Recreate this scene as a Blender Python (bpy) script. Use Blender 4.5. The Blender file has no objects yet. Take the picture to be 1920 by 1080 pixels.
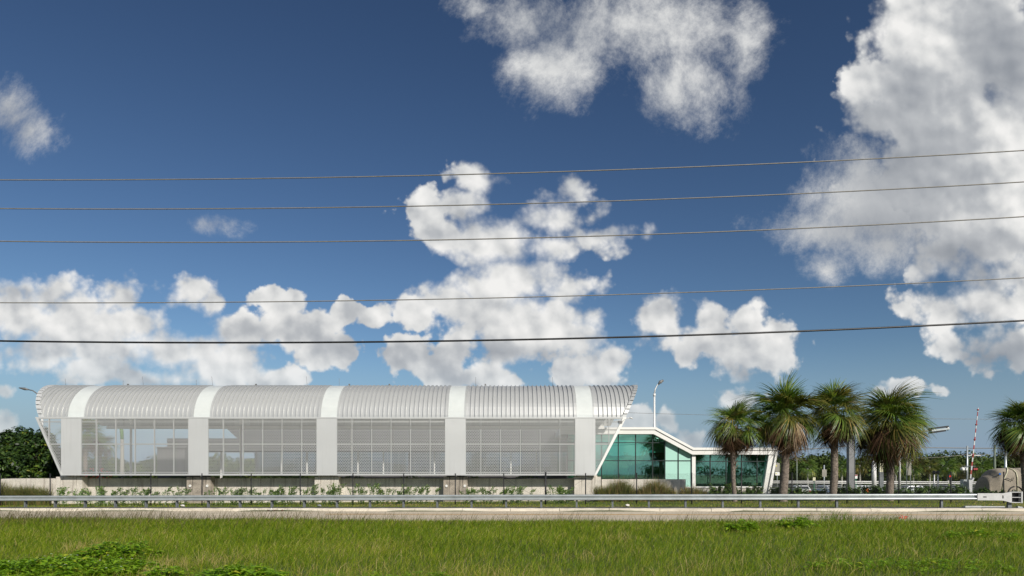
import bpy, bmesh, math, random
import numpy as np
from mathutils import Vector, Matrix, Euler
R = math.radians
sc = bpy.context.scene
COL = sc.collection

# ------------------------------------------------------------------ camera
F = 1280.0            # focal length in photo pixels
EYE = 1.85
HZ = 890.0            # horizon row in the photo
cam_d = bpy.data.cameras.new('camera')
cam = bpy.data.objects.new('camera', cam_d)
COL.objects.link(cam)
cam.location = (0, 0, EYE)
cam.rotation_euler = (R(90), 0, 0)
cam_d.sensor_width = 36.0
cam_d.lens = 24.0
cam_d.shift_y = (HZ - 540) / 1920.0
cam_d.clip_start = 0.1
cam_d.clip_end = 6000
sc.camera = cam

# ------------------------------------------------------------------ light
SUN_EL, SUN_AZ = 32.0, 31.0          # azimuth: degrees to the right of straight behind the camera
sv = Vector((math.sin(R(SUN_AZ)) * math.cos(R(SUN_EL)), -math.cos(R(SUN_AZ)) * math.cos(R(SUN_EL)), math.sin(R(SUN_EL))))
sun_d = bpy.data.lights.new('sun', 'SUN')
sun_d.energy = 4.8
sun_d.angle = R(0.53)
sun_d.color = (1.0, 0.935, 0.85)
sun = bpy.data.objects.new('sun', sun_d)
COL.objects.link(sun)
sun.rotation_euler = sv.to_track_quat('Z', 'Y').to_euler()
sun.location = (20, -30, 40)
vs = sc.view_settings
vs.view_transform = 'Standard'
vs.look = 'None'
vs.gamma = 1.0
vs.exposure = 0.0
vs.use_curve_mapping = False


class NT:
    """tiny helper for writing node maths"""
    dim = '3D'
    flat = False
    def __init__(s, tree):
        s.t = tree
    def node(s, kind, **kw):
        n = s.t.nodes.new(kind)
        for k, v in kw.items():
            setattr(n, k, v)
        return n
    def put(s, sock, v):
        if isinstance(v, bpy.types.NodeSocket):
            s.t.links.new(v, sock)
        elif v is not None:
            sock.default_value = v
    def m(s, op, a, b=None, c=None, clamp=False):
        n = s.node('ShaderNodeMath', operation=op, use_clamp=clamp)
        for i, v in enumerate((a, b, c)):
            s.put(n.inputs[i], v)
        return n.outputs[0]
    def v(s, op, a, b=None, c=None):
        n = s.node('ShaderNodeVectorMath', operation=op)
        for i, x in enumerate((a, b, c)):
            s.put(n.inputs[i], x)
        return n.outputs['Value'] if op in ('LENGTH', 'DOT_PRODUCT', 'DISTANCE') else n.outputs['Vector']
    def noise(s, vec, scale, detail=4, rough=.5, dist=0.0, out=0):
        n = s.node('ShaderNodeTexNoise', noise_dimensions=s.dim)
        s.put(n.inputs['Vector'], vec)
        n.inputs['Scale'].default_value = scale
        n.inputs['Detail'].default_value = detail
        n.inputs['Roughness'].default_value = rough
        n.inputs['Distortion'].default_value = dist
        return n.outputs[out]
    def voro(s, vec, scale, detail=0, rough=.5, feature='SMOOTH_F1'):
        n = s.node('ShaderNodeTexVoronoi', feature=feature, voronoi_dimensions='2D' if s.flat else '3D')
        s.put(n.inputs['Vector'], vec)
        n.inputs['Scale'].default_value = scale
        n.inputs['Detail'].default_value = detail
        n.inputs['Roughness'].default_value = rough
        return n.outputs['Distance']
    def ramp(s, fac, stops, mode='LINEAR'):
        n = s.node('ShaderNodeValToRGB')
        n.color_ramp.interpolation = mode
        e = n.color_ramp.elements
        while len(e) < len(stops):
            e.new(0.5)
        for el, (p, c) in zip(e, stops):
            el.position = p
            el.color = (c[0], c[1], c[2], 1) if len(c) == 3 else c
        s.put(n.inputs[0], fac)
        return n.outputs[0]
    def mix(s, fac, a, b, blend='MIX'):
        n = s.node('ShaderNodeMix', data_type='RGBA', blend_type=blend)
        s.put(n.inputs[0], fac)
        for i, x in ((6, a), (7, b)):
            if isinstance(x, tuple) and len(x) == 3:
                x = (*x, 1)
            s.put(n.inputs[i], x)
        return n.outputs[2]
    def smooth(s, x, lo, hi, a=0.0, b=1.0):
        n = s.node('ShaderNodeMapRange', interpolation_type='SMOOTHSTEP')
        s.put(n.inputs[0], x)
        for i, q in enumerate((lo, hi, a, b)):
            s.put(n.inputs[i + 1], q)
        return n.outputs[0]


# ------------------------------------------------------------------ sky with clouds (directions at infinity)
CUMULUS = [  # centre x, y, radius x, y in degrees-like photo units
    (20, 600, 85, 70), (85, 545, 58, 52), (150, 620, 130, 75), (228, 550, 52, 42), (250, 600, 70, 48),
    (345, 543, 62, 33), (395, 560, 30, 26), (60, 655, 130, 50), (330, 660, 130, 55), (410, 690, 130, 50), (240, 702, 170, 34),
    (520, 705, 60, 28), (455, 625, 70, 38), (500, 560, 38, 20), (548, 568, 26, 28), (540, 615, 95, 48), (620, 650, 75, 36),
    (636, 583, 30, 22), (682, 592, 28, 24), (770, 592, 42, 38), (760, 660, 62, 42), (830, 690, 85, 46),
    (890, 705, 55, 28), (975, 612, 175, 66), (1060, 640, 90, 40), (850, 575, 60, 40), (905, 545, 80, 34),
    (885, 322, 56, 40), (850, 385, 80, 44), (830, 440, 52, 50), (925, 450, 95, 56), (1082, 355, 30, 46), (1060, 405, 85, 36),
    (1120, 440, 70, 36), (1040, 455, 70, 30), (1075, 530, 75, 40), (965, 520, 80, 50), (1100, 700, 75, 34), (1140, 690, 42, 42), (960, 718, 18, 8),
    (1235, 600, 50, 50), (1290, 640, 80, 40), (1325, 590, 30, 26), (1395, 605, 36, 32), (1400, 650, 88, 46), (1450, 678, 50, 28),
    (1390, 745, 32, 22), (1190, 790, 50, 34), (1245, 785, 20, 26), (1292, 830, 34, 28),
    (1800, 40, 180, 130), (1745, 190, 165, 130), (1880, 130, 90, 90), (1870, 300, 260, 170), (1860, 460, 180, 90),
    (1920, 510, 110, 70), (1850, 585, 135, 50), (1895, 650, 115, 62), (1705, 735, 65, 22), (1640, 742, 34, 18),
    (8, 735, 26, 24), (0, 800, 40, 26), (2060, 420, 180, 330), (-150, 620, 160, 90),
]
WISPS = [
    (1190, 50, 240, 90), (1260, 160, 110, 85), (1040, 130, 100, 72), (980, 40, 100, 60), (1395, 90, 44, 110), (880, 8, 40, 34),
    (15, 200, 62, 62), (55, 250, 52, 46), (398, 424, 52, 18), (1560, 420, 130, 46), (1720, 380, 230, 110), (1640, 340, 130, 70), (1555, 500, 50, 30), (1680, 460, 90, 50), (1590, 350, 90, 40),
]
GREY = [  # shaded undersides: x, y, rx, ry, strength
    (1700, 300, 210, 190, 1.0), (1660, 420, 240, 110, 1.0), (1870, 110, 120, 140, 1.25), (1790, 470, 150, 90, 1.0), (1700, 170, 110, 110, .7), (1870, 680, 110, 60, 1.0),
    (640, 650, 70, 35, .6), (950, 665, 190, 26, .65), (480, 620, 70, 30, .45), (160, 715, 300, 34, .35), (1400, 690, 90, 20, .5),
    (1040, 60, 110, 90, .5), (20, 230, 90, 80, .8), (400, 424, 60, 24, .5), (1500, 410, 90, 60, .55), (1350, 605, 40, 30, .5), (1120, 400, 40, 60, .4),
]


def build_world():
    w = bpy.data.worlds.new('World')
    sc.world = w
    w.use_nodes = True
    t = w.node_tree
    t.nodes.clear()
    N = NT(t)
    out = N.node('ShaderNodeOutputWorld')
    bg = N.node('ShaderNodeBackground')
    bg.inputs[1].default_value = 0.1
    t.links.new(bg.outputs[0], out.inputs[0])
    sky = N.node('ShaderNodeTexSky', sky_type='NISHITA')
    sky.sun_disc = False
    sky.sun_elevation = R(SUN_EL)
    sky.sun_rotation = R(180 - SUN_AZ)
    sky.air_density = 1.0
    sky.dust_density = 0.6
    sky.ozone_density = 2.5
    geo = N.node('ShaderNodeTexCoord').outputs['Generated']
    sep = N.node('ShaderNodeSeparateXYZ')
    N.put(sep.inputs[0], geo)
    X, Y, Z = sep.outputs
    ys = N.m('MAXIMUM', Y, 0.12)
    u = N.m('DIVIDE', X, ys)
    v = N.m('DIVIDE', Z, ys)
    cmb = N.node('ShaderNodeCombineXYZ')
    N.put(cmb.inputs[0], u)
    N.put(cmb.inputs[1], v)
    p0 = cmb.outputs[0]
    ahead = N.smooth(Y, 0.38, 0.58)
    # coordinates of the turbulence: plane ahead, plain direction elsewhere
    mixv = N.node('ShaderNodeMix', data_type='VECTOR')
    N.put(mixv.inputs[0], ahead)
    cmb2 = N.node('ShaderNodeCombineXYZ')
    N.put(cmb2.inputs[0], N.m('MULTIPLY_ADD', X, 1.5, 7.0))
    N.put(cmb2.inputs[1], N.m('MULTIPLY', Z, 2.0))
    N.put(mixv.inputs[4], cmb2.outputs[0])
    N.put(mixv.inputs[5], p0)
    N.flat = True
    vr = N.node('ShaderNodeVectorRotate', rotation_type='EULER_XYZ')
    vr.inputs['Rotation'].default_value = (.5, .65, .6)
    q2 = mixv.outputs[1]
    N.put(vr.inputs['Vector'], q2)
    q = vr.outputs[0]
    # domain warp
    wn = N.noise(q, 5.0, 3, .55, out=1)
    wv = N.v('MULTIPLY', N.v('SUBTRACT', wn, (.5, .5, .5)), (.06, .055, 0))
    wn2 = N.noise(q, 22.0, 4, .6, out=1)
    wv2 = N.v('MULTIPLY', N.v('SUBTRACT', wn2, (.5, .5, .5)), (.022, .022, 0))
    p = N.v('ADD', N.v('ADD', p0, wv), wv2)

    def field(blobs, ref=55.0):
        acc = None
        for b in blobs:
            cx, cy = (b[0] - 960) / F, (HZ - b[1]) / F
            rx, ry = b[2] / F, b[3] / F
            n = N.v('MULTIPLY_ADD', p, (1 / rx, 1 / ry, 0), (-cx / rx, -cy / ry, 0))
            ln = N.v('LENGTH', n)
            k = b[4] if len(b) > 4 else (min(b[2], b[3]) / ref) ** .5
            f = N.m('MULTIPLY_ADD', ln, -k, k)
            acc = f if acc is None else N.m('SMOOTH_MAX', acc, f, .12)
        return acc

    def turb(vec):
        a = N.noise(vec, 8.0, 9, .58)
        b = N.voro(vec, 17.0, 2, .55, 'F1')
        return N.m('MULTIPLY_ADD', b, -.42, N.m('MULTIPLY', a, 1.0))
    def turb(v3, v2):
        return N.m('MULTIPLY_ADD', N.voro(v2, 19.0, 3, .55, 'SMOOTH_F1'), -.40, N.noise(v3, 7.0, 11, .63))
    n0 = turb(q, q2)
    def soft(v3, v2):
        return N.m('MULTIPLY_ADD', N.voro(v2, 12.0, 2.5, .5), -.55, N.noise(v3, 8.0, 5.5, .55))
    m0 = soft(q, q2)
    vr2 = N.node('ShaderNodeVectorRotate', rotation_type='EULER_XYZ')
    vr2.inputs['Rotation'].default_value = (.5, .65, .6)
    q2b = N.v('ADD', q2, (.007, .013, 0))
    N.put(vr2.inputs['Vector'], q2b)
    m1 = soft(vr2.outputs[0], q2b)
    far = N.m('SUBTRACT', N.m('MULTIPLY', N.noise(q, 2.6, 4, .5), 3.2), 1.75)
    cf = N.m('ADD', N.m('MULTIPLY', field(CUMULUS), ahead), N.m('MULTIPLY', far, N.m('SUBTRACT', 1.0, ahead)))
    d = N.m('MULTIPLY_ADD', N.m('SUBTRACT', n0, .26), 1.9, N.m('ADD', cf, .23))
    wid = N.smooth(N.noise(q, 3.1, 3, .5), .38, .66, .22, .95)
    acu = N.smooth(N.m('DIVIDE', d, wid), 0.0, 1.0)
    # wisps
    stretch = N.v('MULTIPLY', q, (1.0, .8, 1.0))
    nw = N.noise(stretch, 6.0, 13, .72, .15)
    dw = N.m('MULTIPLY_ADD', N.m('SUBTRACT', nw, .5), 4.2, field(WISPS))
    awi = N.m('MULTIPLY', N.smooth(dw, -.25, 1.25), ahead)
    alpha = N.m('MAXIMUM', acu, awi)
    # relief
    rel = N.m('ADD', N.m('MULTIPLY', N.m('SUBTRACT', m0, m1), 1.1), N.m('MULTIPLY', N.m('SUBTRACT', n0, .3), .18))
    big = N.noise(q, 3.6, 4, .5)
    gr = N.m('MULTIPLY', N.m('MAXIMUM', field(GREY, 55), 0.0), ahead, clamp=True)
    core = N.smooth(d, .1, 1.4, 0.0, .08)
    grk = N.m('SUBTRACT', 1.0, N.m('MULTIPLY', N.m('MINIMUM', gr, 1.0), .52))
    br = N.m('ADD', N.m('ADD', .85, rel), N.m('MULTIPLY', N.m('SUBTRACT', big, .5), .5))
    br = N.m('MULTIPLY', N.m('SUBTRACT', br, core), grk, clamp=True)
    brw = N.m('MULTIPLY', N.m('MULTIPLY_ADD', N.m('SUBTRACT', nw, .5), .7, .80), grk, clamp=True)
    mb_ = N.node('ShaderNodeMix')
    N.put(mb_.inputs[0], N.smooth(N.m('SUBTRACT', acu, awi), -.15, .15))
    N.put(mb_.inputs[2], brw)
    N.put(mb_.inputs[3], br)
    br = mb_.outputs[0]
    ccol = N.ramp(br, [(0.0, (.20, .225, .26)), (.35, (.345, .37, .41)), (.62, (.54, .56, .585)), (.82, (.80, .805, .80)), (1.0, (.99, .98, .96))])
    ccol = N.mix(1.0, ccol, (9.0, 9.0, 9.0), 'MULTIPLY')
    # sky tone
    hs = N.node('ShaderNodeHueSaturation')
    hs.inputs['Saturation'].default_value = 1.0
    N.put(hs.inputs['Color'], sky.outputs[0])
    gm = N.node('ShaderNodeGamma')
    gm.inputs[1].default_value = 1.4
    N.put(gm.inputs[0], N.mix(1.0, hs.outputs[0], (.08, .084, .092), 'MULTIPLY'))
    sk = N.mix(1.0, gm.outputs[0], SKY_GAIN, 'MULTIPLY')
    sk = N.mix(N.smooth(Z, 0.0, .19, .9, 0.0), sk, (2.4, 3.45, 4.85))
    # low air thins the clouds' contrast towards the horizon
    hz = N.smooth(Z, 0.0, .20, .5, 0.0)
    ccol = N.mix(hz, ccol, N.mix(1.0, sk, (1.15, 1.1, 1.05), 'MULTIPLY'))
    alpha = N.m('MULTIPLY', alpha, N.smooth(Z, -.02, .05, 0.0, 1.0))
    N.put(bg.inputs[0], N.mix(alpha, sk, ccol))
    w.cycles.sampling_method = 'MANUAL'
    w.cycles.sample_map_resolution = 256


SKY_GAIN = (12.6, 11.7, 10.0)
build_world()

rng = random.Random(7)
nr = np.random.default_rng(11)


# ------------------------------------------------------------------ materials
def make_mat(name):
    m = bpy.data.materials.new(name)
    m.use_nodes = True
    m.node_tree.nodes.clear()
    N = NT(m.node_tree)
    o = N.node('ShaderNodeOutputMaterial')
    return m, N, o


def pbr(name, col, rough=.6, metal=0.0, var=.12, scale=1.5, bump=0.0, bscale=30, streak=0.0, streak_col=(.08, .06, .045), spec=.5, coat=0):
    m, N, o = make_mat(name)
    b = N.node('ShaderNodeBsdfPrincipled')
    tc = N.node('ShaderNodeTexCoord').outputs['Object']
    n = N.noise(tc, scale, 6, .6)
    lo = tuple(c * (1 - var) for c in col)
    hi = tuple(min(1, c * (1 + var)) for c in col)
    c = N.ramp(n, [(.3, lo), (.7, hi)])
    if streak > 0:
        st = N.noise(N.v('MULTIPLY', tc, (2.2, 2.2, .12)), 3.0, 6, .65)
        c = N.mix(N.m('MULTIPLY', N.smooth(st, .5, .72), streak), c, streak_col)
    N.put(b.inputs['Base Color'], c)
    N.put(b.inputs['Roughness'], N.m('ADD', N.m('MULTIPLY', N.noise(tc, scale * 3, 3), .2), rough - .1))
    b.inputs['Metallic'].default_value = metal
    b.inputs['Specular IOR Level'].default_value = spec
    if bump > 0:
        bp = N.node('ShaderNodeBump')
        bp.inputs['Strength'].default_value = bump
        bp.inputs['Distance'].default_value = .02
        N.put(bp.inputs['Height'], N.noise(tc, bscale, 6, .6))
        N.put(b.inputs['Normal'], bp.outputs[0])
    N.put(o.inputs[0], b.outputs[0])
    return m


def leaf_mat(name, stops, trans=.25, rough=.5, spec=.3):
    """colour comes from the per-leaf attribute 'tint' (each leaf's own age and kind)"""
    m, N, o = make_mat(name)
    a = N.node('ShaderNodeAttribute')
    a.attribute_name = 'tint'
    c = N.ramp(a.outputs['Fac'], stops)
    b = N.node('ShaderNodeBsdfPrincipled')
    N.put(b.inputs['Base Color'], c)
    b.inputs['Roughness'].default_value = rough
    b.inputs['Specular IOR Level'].default_value = spec
    tr = N.node('ShaderNodeBsdfTranslucent')
    N.put(tr.inputs[0], N.mix(1.0, c, (1.2, 1.3, .7), 'MULTIPLY'))
    mx = N.node('ShaderNodeMixShader')
    mx.inputs[0].default_value = trans
    N.put(mx.inputs[1], b.outputs[0])
    N.put(mx.inputs[2], tr.outputs[0])
    N.put(o.inputs[0], mx.outputs[0])
    return m


def glass_mat(name, tint, refl=.22, rcol=(.85, .95, .92)):
    m, N, o = make_mat(name)
    tr = N.node('ShaderNodeBsdfTransparent')
    tr.inputs[0].default_value = (*tint, 1)
    gl = N.node('ShaderNodeBsdfGlossy')
    gl.inputs[0].default_value = (*rcol, 1)
    gl.inputs['Roughness'].default_value = 0.015
    lw = N.node('ShaderNodeLayerWeight')
    lw.inputs[0].default_value = .35
    fac = N.m('MULTIPLY_ADD', lw.outputs['Facing'], .5, refl, clamp=True)
    mx = N.node('ShaderNodeMixShader')
    N.put(mx.inputs[0], fac)
    N.put(mx.inputs[1], tr.outputs[0])
    N.put(mx.inputs[2], gl.outputs[0])
    N.put(o.inputs[0], mx.outputs[0])
    return m


def emit_mat(name, col, s):
    m, N, o = make_mat(name)
    e = N.node('ShaderNodeEmission')
    e.inputs[0].default_value = (*col, 1)
    e.inputs[1].default_value = s
    N.put(o.inputs[0], e.outputs[0])
    return m


M = dict(
    roof=pbr('roof_metal', (.46, .47, .46), .42, .35, .06, .9),
    screen=pbr('screen_metal', (.45, .46, .45), .5, .2, .05, .6),
    band=pbr('band_metal', (.54, .55, .54), .45, .25, .05, .35, streak=.18, streak_col=(.33, .33, .31)),
    sky_panel=pbr('translucent_panel', (.545, .575, .555), .35, 0, .05, 1.2, streak=.25, streak_col=(.5, .56, .54)),
    trim=pbr('white_trim', (.74, .74, .70), .5, .05, .05, 1.0),
    concrete=pbr('pale_concrete', (.62, .58, .50), .85, 0, .16, 1.2, .3, 25, .8, (.24, .20, .155)),
    stained=pbr('stained_concrete', (.34, .30, .245), .9, 0, .4, 2.2, .3, 25, .95, (.045, .036, .028)),
    white_paint=pbr('white_paint', (.78, .78, .74), .45, 0, .04, .8),
    mint=pbr('mint_glass_panel', (.42, .70, .60), .18, 0, .04, .5, spec=.6),
    glass=glass_mat('green_glass', (.38, .88, .72), .38, (.56, .92, .80)),
    hallglass=glass_mat('grey_glass', (.45, .52, .55), .28, (.9, .92, .95)),
    dark_metal=pbr('dark_metal', (.012, .013, .014), .5, .1, .2, 4),
    mullion=pbr('dark_green_mullion', (.018, .03, .028), .45, .2, .1, 2),
    grey_wall=pbr('grey_wall', (.12, .12, .12), .8, 0, .2, .7),
    hall_wall=pbr('hall_grey_wall', (.07, .072, .075), .7, 0, .2, .7),
    galv=pbr('galvanised_steel', (.42, .46, .465), .42, .45, .12, 2.0),
    galv_light=pbr('pale_galvanised_plate', (.48, .49, .485), .5, .3, .1, 4.0),
    galv_dark=pbr('weathered_galvanised_post', (.15, .165, .17), .6, .3, .2, 4.0),
    pole_white=pbr('white_pole', (.66, .66, .64), .45, .1, .06, 2),
    grey_steel=pbr('grey_steel', (.20, .205, .21), .55, .3, .15, 1.0),
    lamp_grey=pbr('lamp_grey', (.16, .16, .155), .5, .3, .1, 3),
    black_rubber=pbr('black_rubber', (.012, .012, .012), .6, 0, .2, 5),
    wood_pole=pbr('greenish_pole', (.14, .17, .13), .85, 0, .2, 3),
    cable_grey=pbr('grey_cable', (.20, .19, .17), .6, .2, .2, 8),
    cable_black=pbr('black_cable', (.010, .010, .011), .45, 0, .2, 8),
    red=pbr('red_paint', (.30, .035, .03), .5, 0, .1, 3),
    red_lit=emit_mat('lit_red_signal', (1, .05, .02), 2.2),
    orange=pbr('orange_plastic', (.75, .20, .03), .5, 0, .1, 5),
    yellow=pbr('yellow_sticker', (.7, .62, .08), .5, 0, .1, 5),
    cream=pbr('cream_paint', (.62, .60, .42), .6, 0, .1, 3),
    sign_back=pbr('sign_back', (.26, .25, .21), .6, .3, .1, 3),
    green_post=pbr('green_post', (.02, .16, .07), .5, 0, .1, 3),
    tarp=pbr('beige_tarp', (.29, .255, .20), .85, 0, .16, 1.5, .4, 4),
    silver_car=pbr('silver_car_paint', (.55, .56, .58), .25, .4, .03, 1),
    white_car=pbr('white_car_paint', (.75, .75, .75), .25, 0, .03, 1),
    blue_car=pbr('blue_car_paint', (.02, .12, .42), .25, 0, .03, 1),
    dark_car=pbr('dark_car_paint', (.03, .03, .035), .25, .2, .03, 1),
    car_glass=pbr('car_window', (.015, .018, .02), .08, 0, 0, 1),
    rock=pbr('pale_rock', (.46, .42, .35), .9, 0, .2, 3, .3, 15),
    litter=pbr('white_litter', (.7, .68, .62), .7, 0, .1, 5),
    debris=pbr('brown_debris', (.10, .055, .035), .9, 0, .3, 9),
    tree_bark=pbr('tree_bark', (.09, .07, .055), .95, 0, .3, 4, .5, 20),
    palm_bark=pbr('palm_bark', (.19, .155, .125), .95, 0, .6, 9, .9, 30),
    boot=pbr('palm_boot', (.17, .115, .075), .95, 0, .35, 8),
    pale_trunk=pbr('pale_smooth_trunk', (.34, .33, .29), .85, 0, .15, 3, .2, 20),
    crownshaft=pbr('green_crownshaft', (.10, .22, .05), .5, 0, .1, 3),
    green_frond=leaf_mat('green_frond', [(0, (.03, .065, .014)), (.45, (.095, .165, .024)), (.8, (.21, .27, .04)), (1, (.30, .27, .06))], .28, .38, .5),
    olive_frond=leaf_mat('olive_frond', [(0, (.045, .06, .014)), (.45, (.11, .125, .025)), (.8, (.21, .18, .04)), (1, (.33, .24, .07))], .28, .4, .4),
    dead_frond=leaf_mat('dead_frond', [(0, (.035, .020, .012)), (.35, (.10, .055, .03)), (.65, (.20, .125, .07)), (1, (.36, .27, .18))], .12, .85, .1),
    tree_leaf=leaf_mat('tree_leaf', [(0, (.010, .024, .008)), (.4, (.03, .062, .014)), (.8, (.085, .15, .022)), (1, (.25, .22, .02))], .2, .45, .3),
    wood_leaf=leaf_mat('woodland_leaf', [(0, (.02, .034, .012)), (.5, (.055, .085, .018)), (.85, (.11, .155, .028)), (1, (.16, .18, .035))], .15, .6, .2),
    shrub_leaf=leaf_mat('shrub_leaf', [(0, (.02, .045, .010)), (.5, (.065, .13, .02)), (1, (.17, .24, .045))], .2, .4, .4),
    reed=leaf_mat('ornamental_grass', [(0, (.04, .055, .014)), (.45, (.12, .15, .03)), (.75, (.22, .17, .06)), (1, (.30, .19, .09))], .15, .6, .2),
    grass=leaf_mat('lawn_grass', [(0, (.03, .055, .004)), (.35, (.130, .225, .007)), (.62, (.25, .33, .012)), (.8, (.40, .37, .05)), (1, (.58, .43, .22))], .38, .5, .25),
    seed=leaf_mat('seed_stalk', [(0, (.07, .075, .025)), (1, (.19, .15, .08))], .2, .7, .1),
    weed=leaf_mat('broad_weed', [(0, (.06, .15, .008)), (.5, (.17, .31, .014)), (.9, (.25, .38, .02)), (1, (.42, .42, .04))], .3, .45, .35),
    flower=pbr('white_flower', (.8, .8, .75), .7, 0, 0, 1),
    red_flower=pbr('red_flower', (.65, .04, .02), .6, 0, .1, 4),
)


def ground_material():
    m, N, o = make_mat('soil_and_turf')
    tc = N.node('ShaderNodeTexCoord').outputs['Object']
    n = N.noise(tc, .35, 8, .65)
    n2 = N.noise(tc, 9, 5, .6)
    c = N.ramp(N.m('ADD', N.m('MULTIPLY', n, .6), N.m('MULTIPLY', n2, .4)), [(.3, (.035, .05, .014)), (.5, (.065, .085, .022)), (.62, (.12, .115, .045)), (.75, (.20, .155, .09))])
    b = N.node('ShaderNodeBsdfPrincipled')
    N.put(b.inputs['Base Color'], c)
    b.inputs['Roughness'].default_value = .95
    bp = N.node('ShaderNodeBump')
    bp.inputs['Strength'].default_value = .6
    bp.inputs['Distance'].default_value = .05
    N.put(bp.inputs['Height'], n2)
    N.put(b.inputs['Normal'], bp.outputs[0])
    N.put(o.inputs[0], b.outputs[0])
    return m


def road_material(name, a, bcol, dark):
    m, N, o = make_mat(name)
    tc = N.node('ShaderNodeTexCoord').outputs['Object']
    n = N.noise(N.v('MULTIPLY', tc, (.15, 1.2, 1)), 1.6, 7, .65)
    g = N.noise(tc, 55, 3, .7)
    c = N.ramp(N.m('ADD', N.m('MULTIPLY', n, .65), N.m('MULTIPLY', g, .35)), [(.32, dark), (.48, a), (.68, bcol)])
    b = N.node('ShaderNodeBsdfPrincipled')
    N.put(b.inputs['Base Color'], c)
    b.inputs['Roughness'].default_value = .9
    bp = N.node('ShaderNodeBump')
    bp.inputs['Strength'].default_value = .4
    bp.inputs['Distance'].default_value = .01
    N.put(bp.inputs['Height'], g)
    N.put(b.inputs['Normal'], bp.outputs[0])
    N.put(o.inputs[0], b.outputs[0])
    return m


M['ground'] = ground_material()
M['road'] = road_material('worn_pale_asphalt', (.50, .43, .32), (.62, .55, .42), (.26, .22, .165))
M['curb'] = road_material('curb_concrete', (.58, .53, .43), (.72, .66, .55), (.26, .22, .17))
M['shoulder'] = road_material('dark_asphalt', (.08, .08, .08), (.13, .125, .12), (.05, .05, .05))
M['yellow_line'] = road_material('worn_yellow_line', (.56, .30, .07), (.62, .34, .08), (.45, .33, .18))


# ------------------------------------------------------------------ mesh helpers
class MB:
    def __init__(s):
        s.v, s.f, s.mi, s.t, s.sm = [], [], [], [], []
        s.tint = 0.5
    def add(s, vs, fs, mi=0, smooth=False):
        o = len(s.v)
        s.v += [tuple(p) for p in vs]
        s.t += [s.tint] * len(vs)
        s.f += [tuple(o + i for i in f) for f in fs]
        s.mi += [mi] * len(fs)
        s.sm += [smooth] * len(fs)
        return s
    def box(s, x0, x1, y0, y1, z0, z1, mi=0):
        v = [(x0, y0, z0), (x1, y0, z0), (x1, y1, z0), (x0, y1, z0), (x0, y0, z1), (x1, y0, z1), (x1, y1, z1), (x0, y1, z1)]
        f = [(0, 3, 2, 1), (4, 5, 6, 7), (0, 1, 5, 4), (1, 2, 6, 5), (2, 3, 7, 6), (3, 0, 4, 7)]
        return s.add(v, f, mi)
    def bar(s, a, b, w, h, up=(0, 0, 1), mi=0):
        a, b = Vector(a), Vector(b)
        d = (b - a).normalized()
        side = d.cross(Vector(up))
        if side.length < 1e-4:
            side = d.cross(Vector((1, 0, 0)))
        side.normalize()
        u = side.cross(d).normalized()
        c = [(-.5, -.5), (.5, -.5), (.5, .5), (-.5, .5)]
        v = [a + side * (i * w) + u * (j * h) for i, j in c] + [b + side * (i * w) + u * (j * h) for i, j in c]
        return s.add(v, [(3, 2, 1, 0), (4, 5, 6, 7), (0, 1, 5, 4), (1, 2, 6, 5), (2, 3, 7, 6), (3, 0, 4, 7)], mi)
    def tube(s, pts, rad, n=8, mi=0, cap=True, smooth=True):
        pts = [Vector(p) for p in pts]
        if not isinstance(rad, (list, tuple)):
            rad = [rad] * len(pts)
        vs, fs = [], []
        ref = None
        for i, p in enumerate(pts):
            d = (pts[min(i + 1, len(pts) - 1)] - pts[max(i - 1, 0)]).normalized()
            if ref is None:
                ref = Vector((0, 0, 1)) if abs(d.z) < .9 else Vector((1, 0, 0))
            x = d.cross(ref).normalized()
            y = d.cross(x).normalized()
            for k in range(n):
                a = 2 * math.pi * k / n
                vs.append(p + (x * math.cos(a) + y * math.sin(a)) * rad[i])
        for i in range(len(pts) - 1):
            for k in range(n):
                k2 = (k + 1) % n
                fs.append((i * n + k, i * n + k2, (i + 1) * n + k2, (i + 1) * n + k))
        s.add(vs, fs, mi, smooth)
        if cap:
            o = len(s.v) - len(vs)
            s.f += [tuple(o + k for k in reversed(range(n))), tuple(o + (len(pts) - 1) * n + k for k in range(n))]
            s.mi += [mi, mi]
            s.sm += [False, False]
        return s
    def prism_y(s, poly, y0, y1, mi=0):
        """polygon in x,z (counter-clockwise seen from -y) extruded in y"""
        n = len(poly)
        v = [(x, y0, z) for x, z in poly] + [(x, y1, z) for x, z in poly]
        f = [tuple(range(n)), tuple(reversed(range(n, 2 * n)))]
        f += [(i, i + n, (i + 1) % n + n, (i + 1) % n) for i in range(n)]
        return s.add(v, f, mi)
    def mesh(s, name, mats):
        me = bpy.data.meshes.new(name)
        me.from_pydata(s.v, [], s.f)
        for m in mats if isinstance(mats, (list, tuple)) else [mats]:
            me.materials.append(m)
        me.polygons.foreach_set('material_index', s.mi)
        me.polygons.foreach_set('use_smooth', s.sm)
        a = me.attributes.new('tint', 'FLOAT', 'POINT')
        a.data.foreach_set('value', s.t)
        me.update()
        return me


def link(name, me, parent=None, loc=None):
    o = bpy.data.objects.new(name, me)
    COL.objects.link(o)
    if parent:
        o.parent = parent
    if loc is not None:
        o.location = loc
    return o


def obj(name, mb, mats, parent=None, loc=None):
    return link(name, mb.mesh(name, mats), parent, loc)


def empty(name, loc=(0, 0, 0), rz=0.0):
    o = bpy.data.objects.new(name, None)
    o.empty_display_size = .2
    COL.objects.link(o)
    o.location = loc
    o.rotation_euler.z = rz
    return o


def tag(o, label=None, cat=None, group=None, kind=None):
    for k, v in (('label', label), ('category', cat), ('group', group), ('kind', kind)):
        if v:
            o[k] = v
    return o


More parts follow.
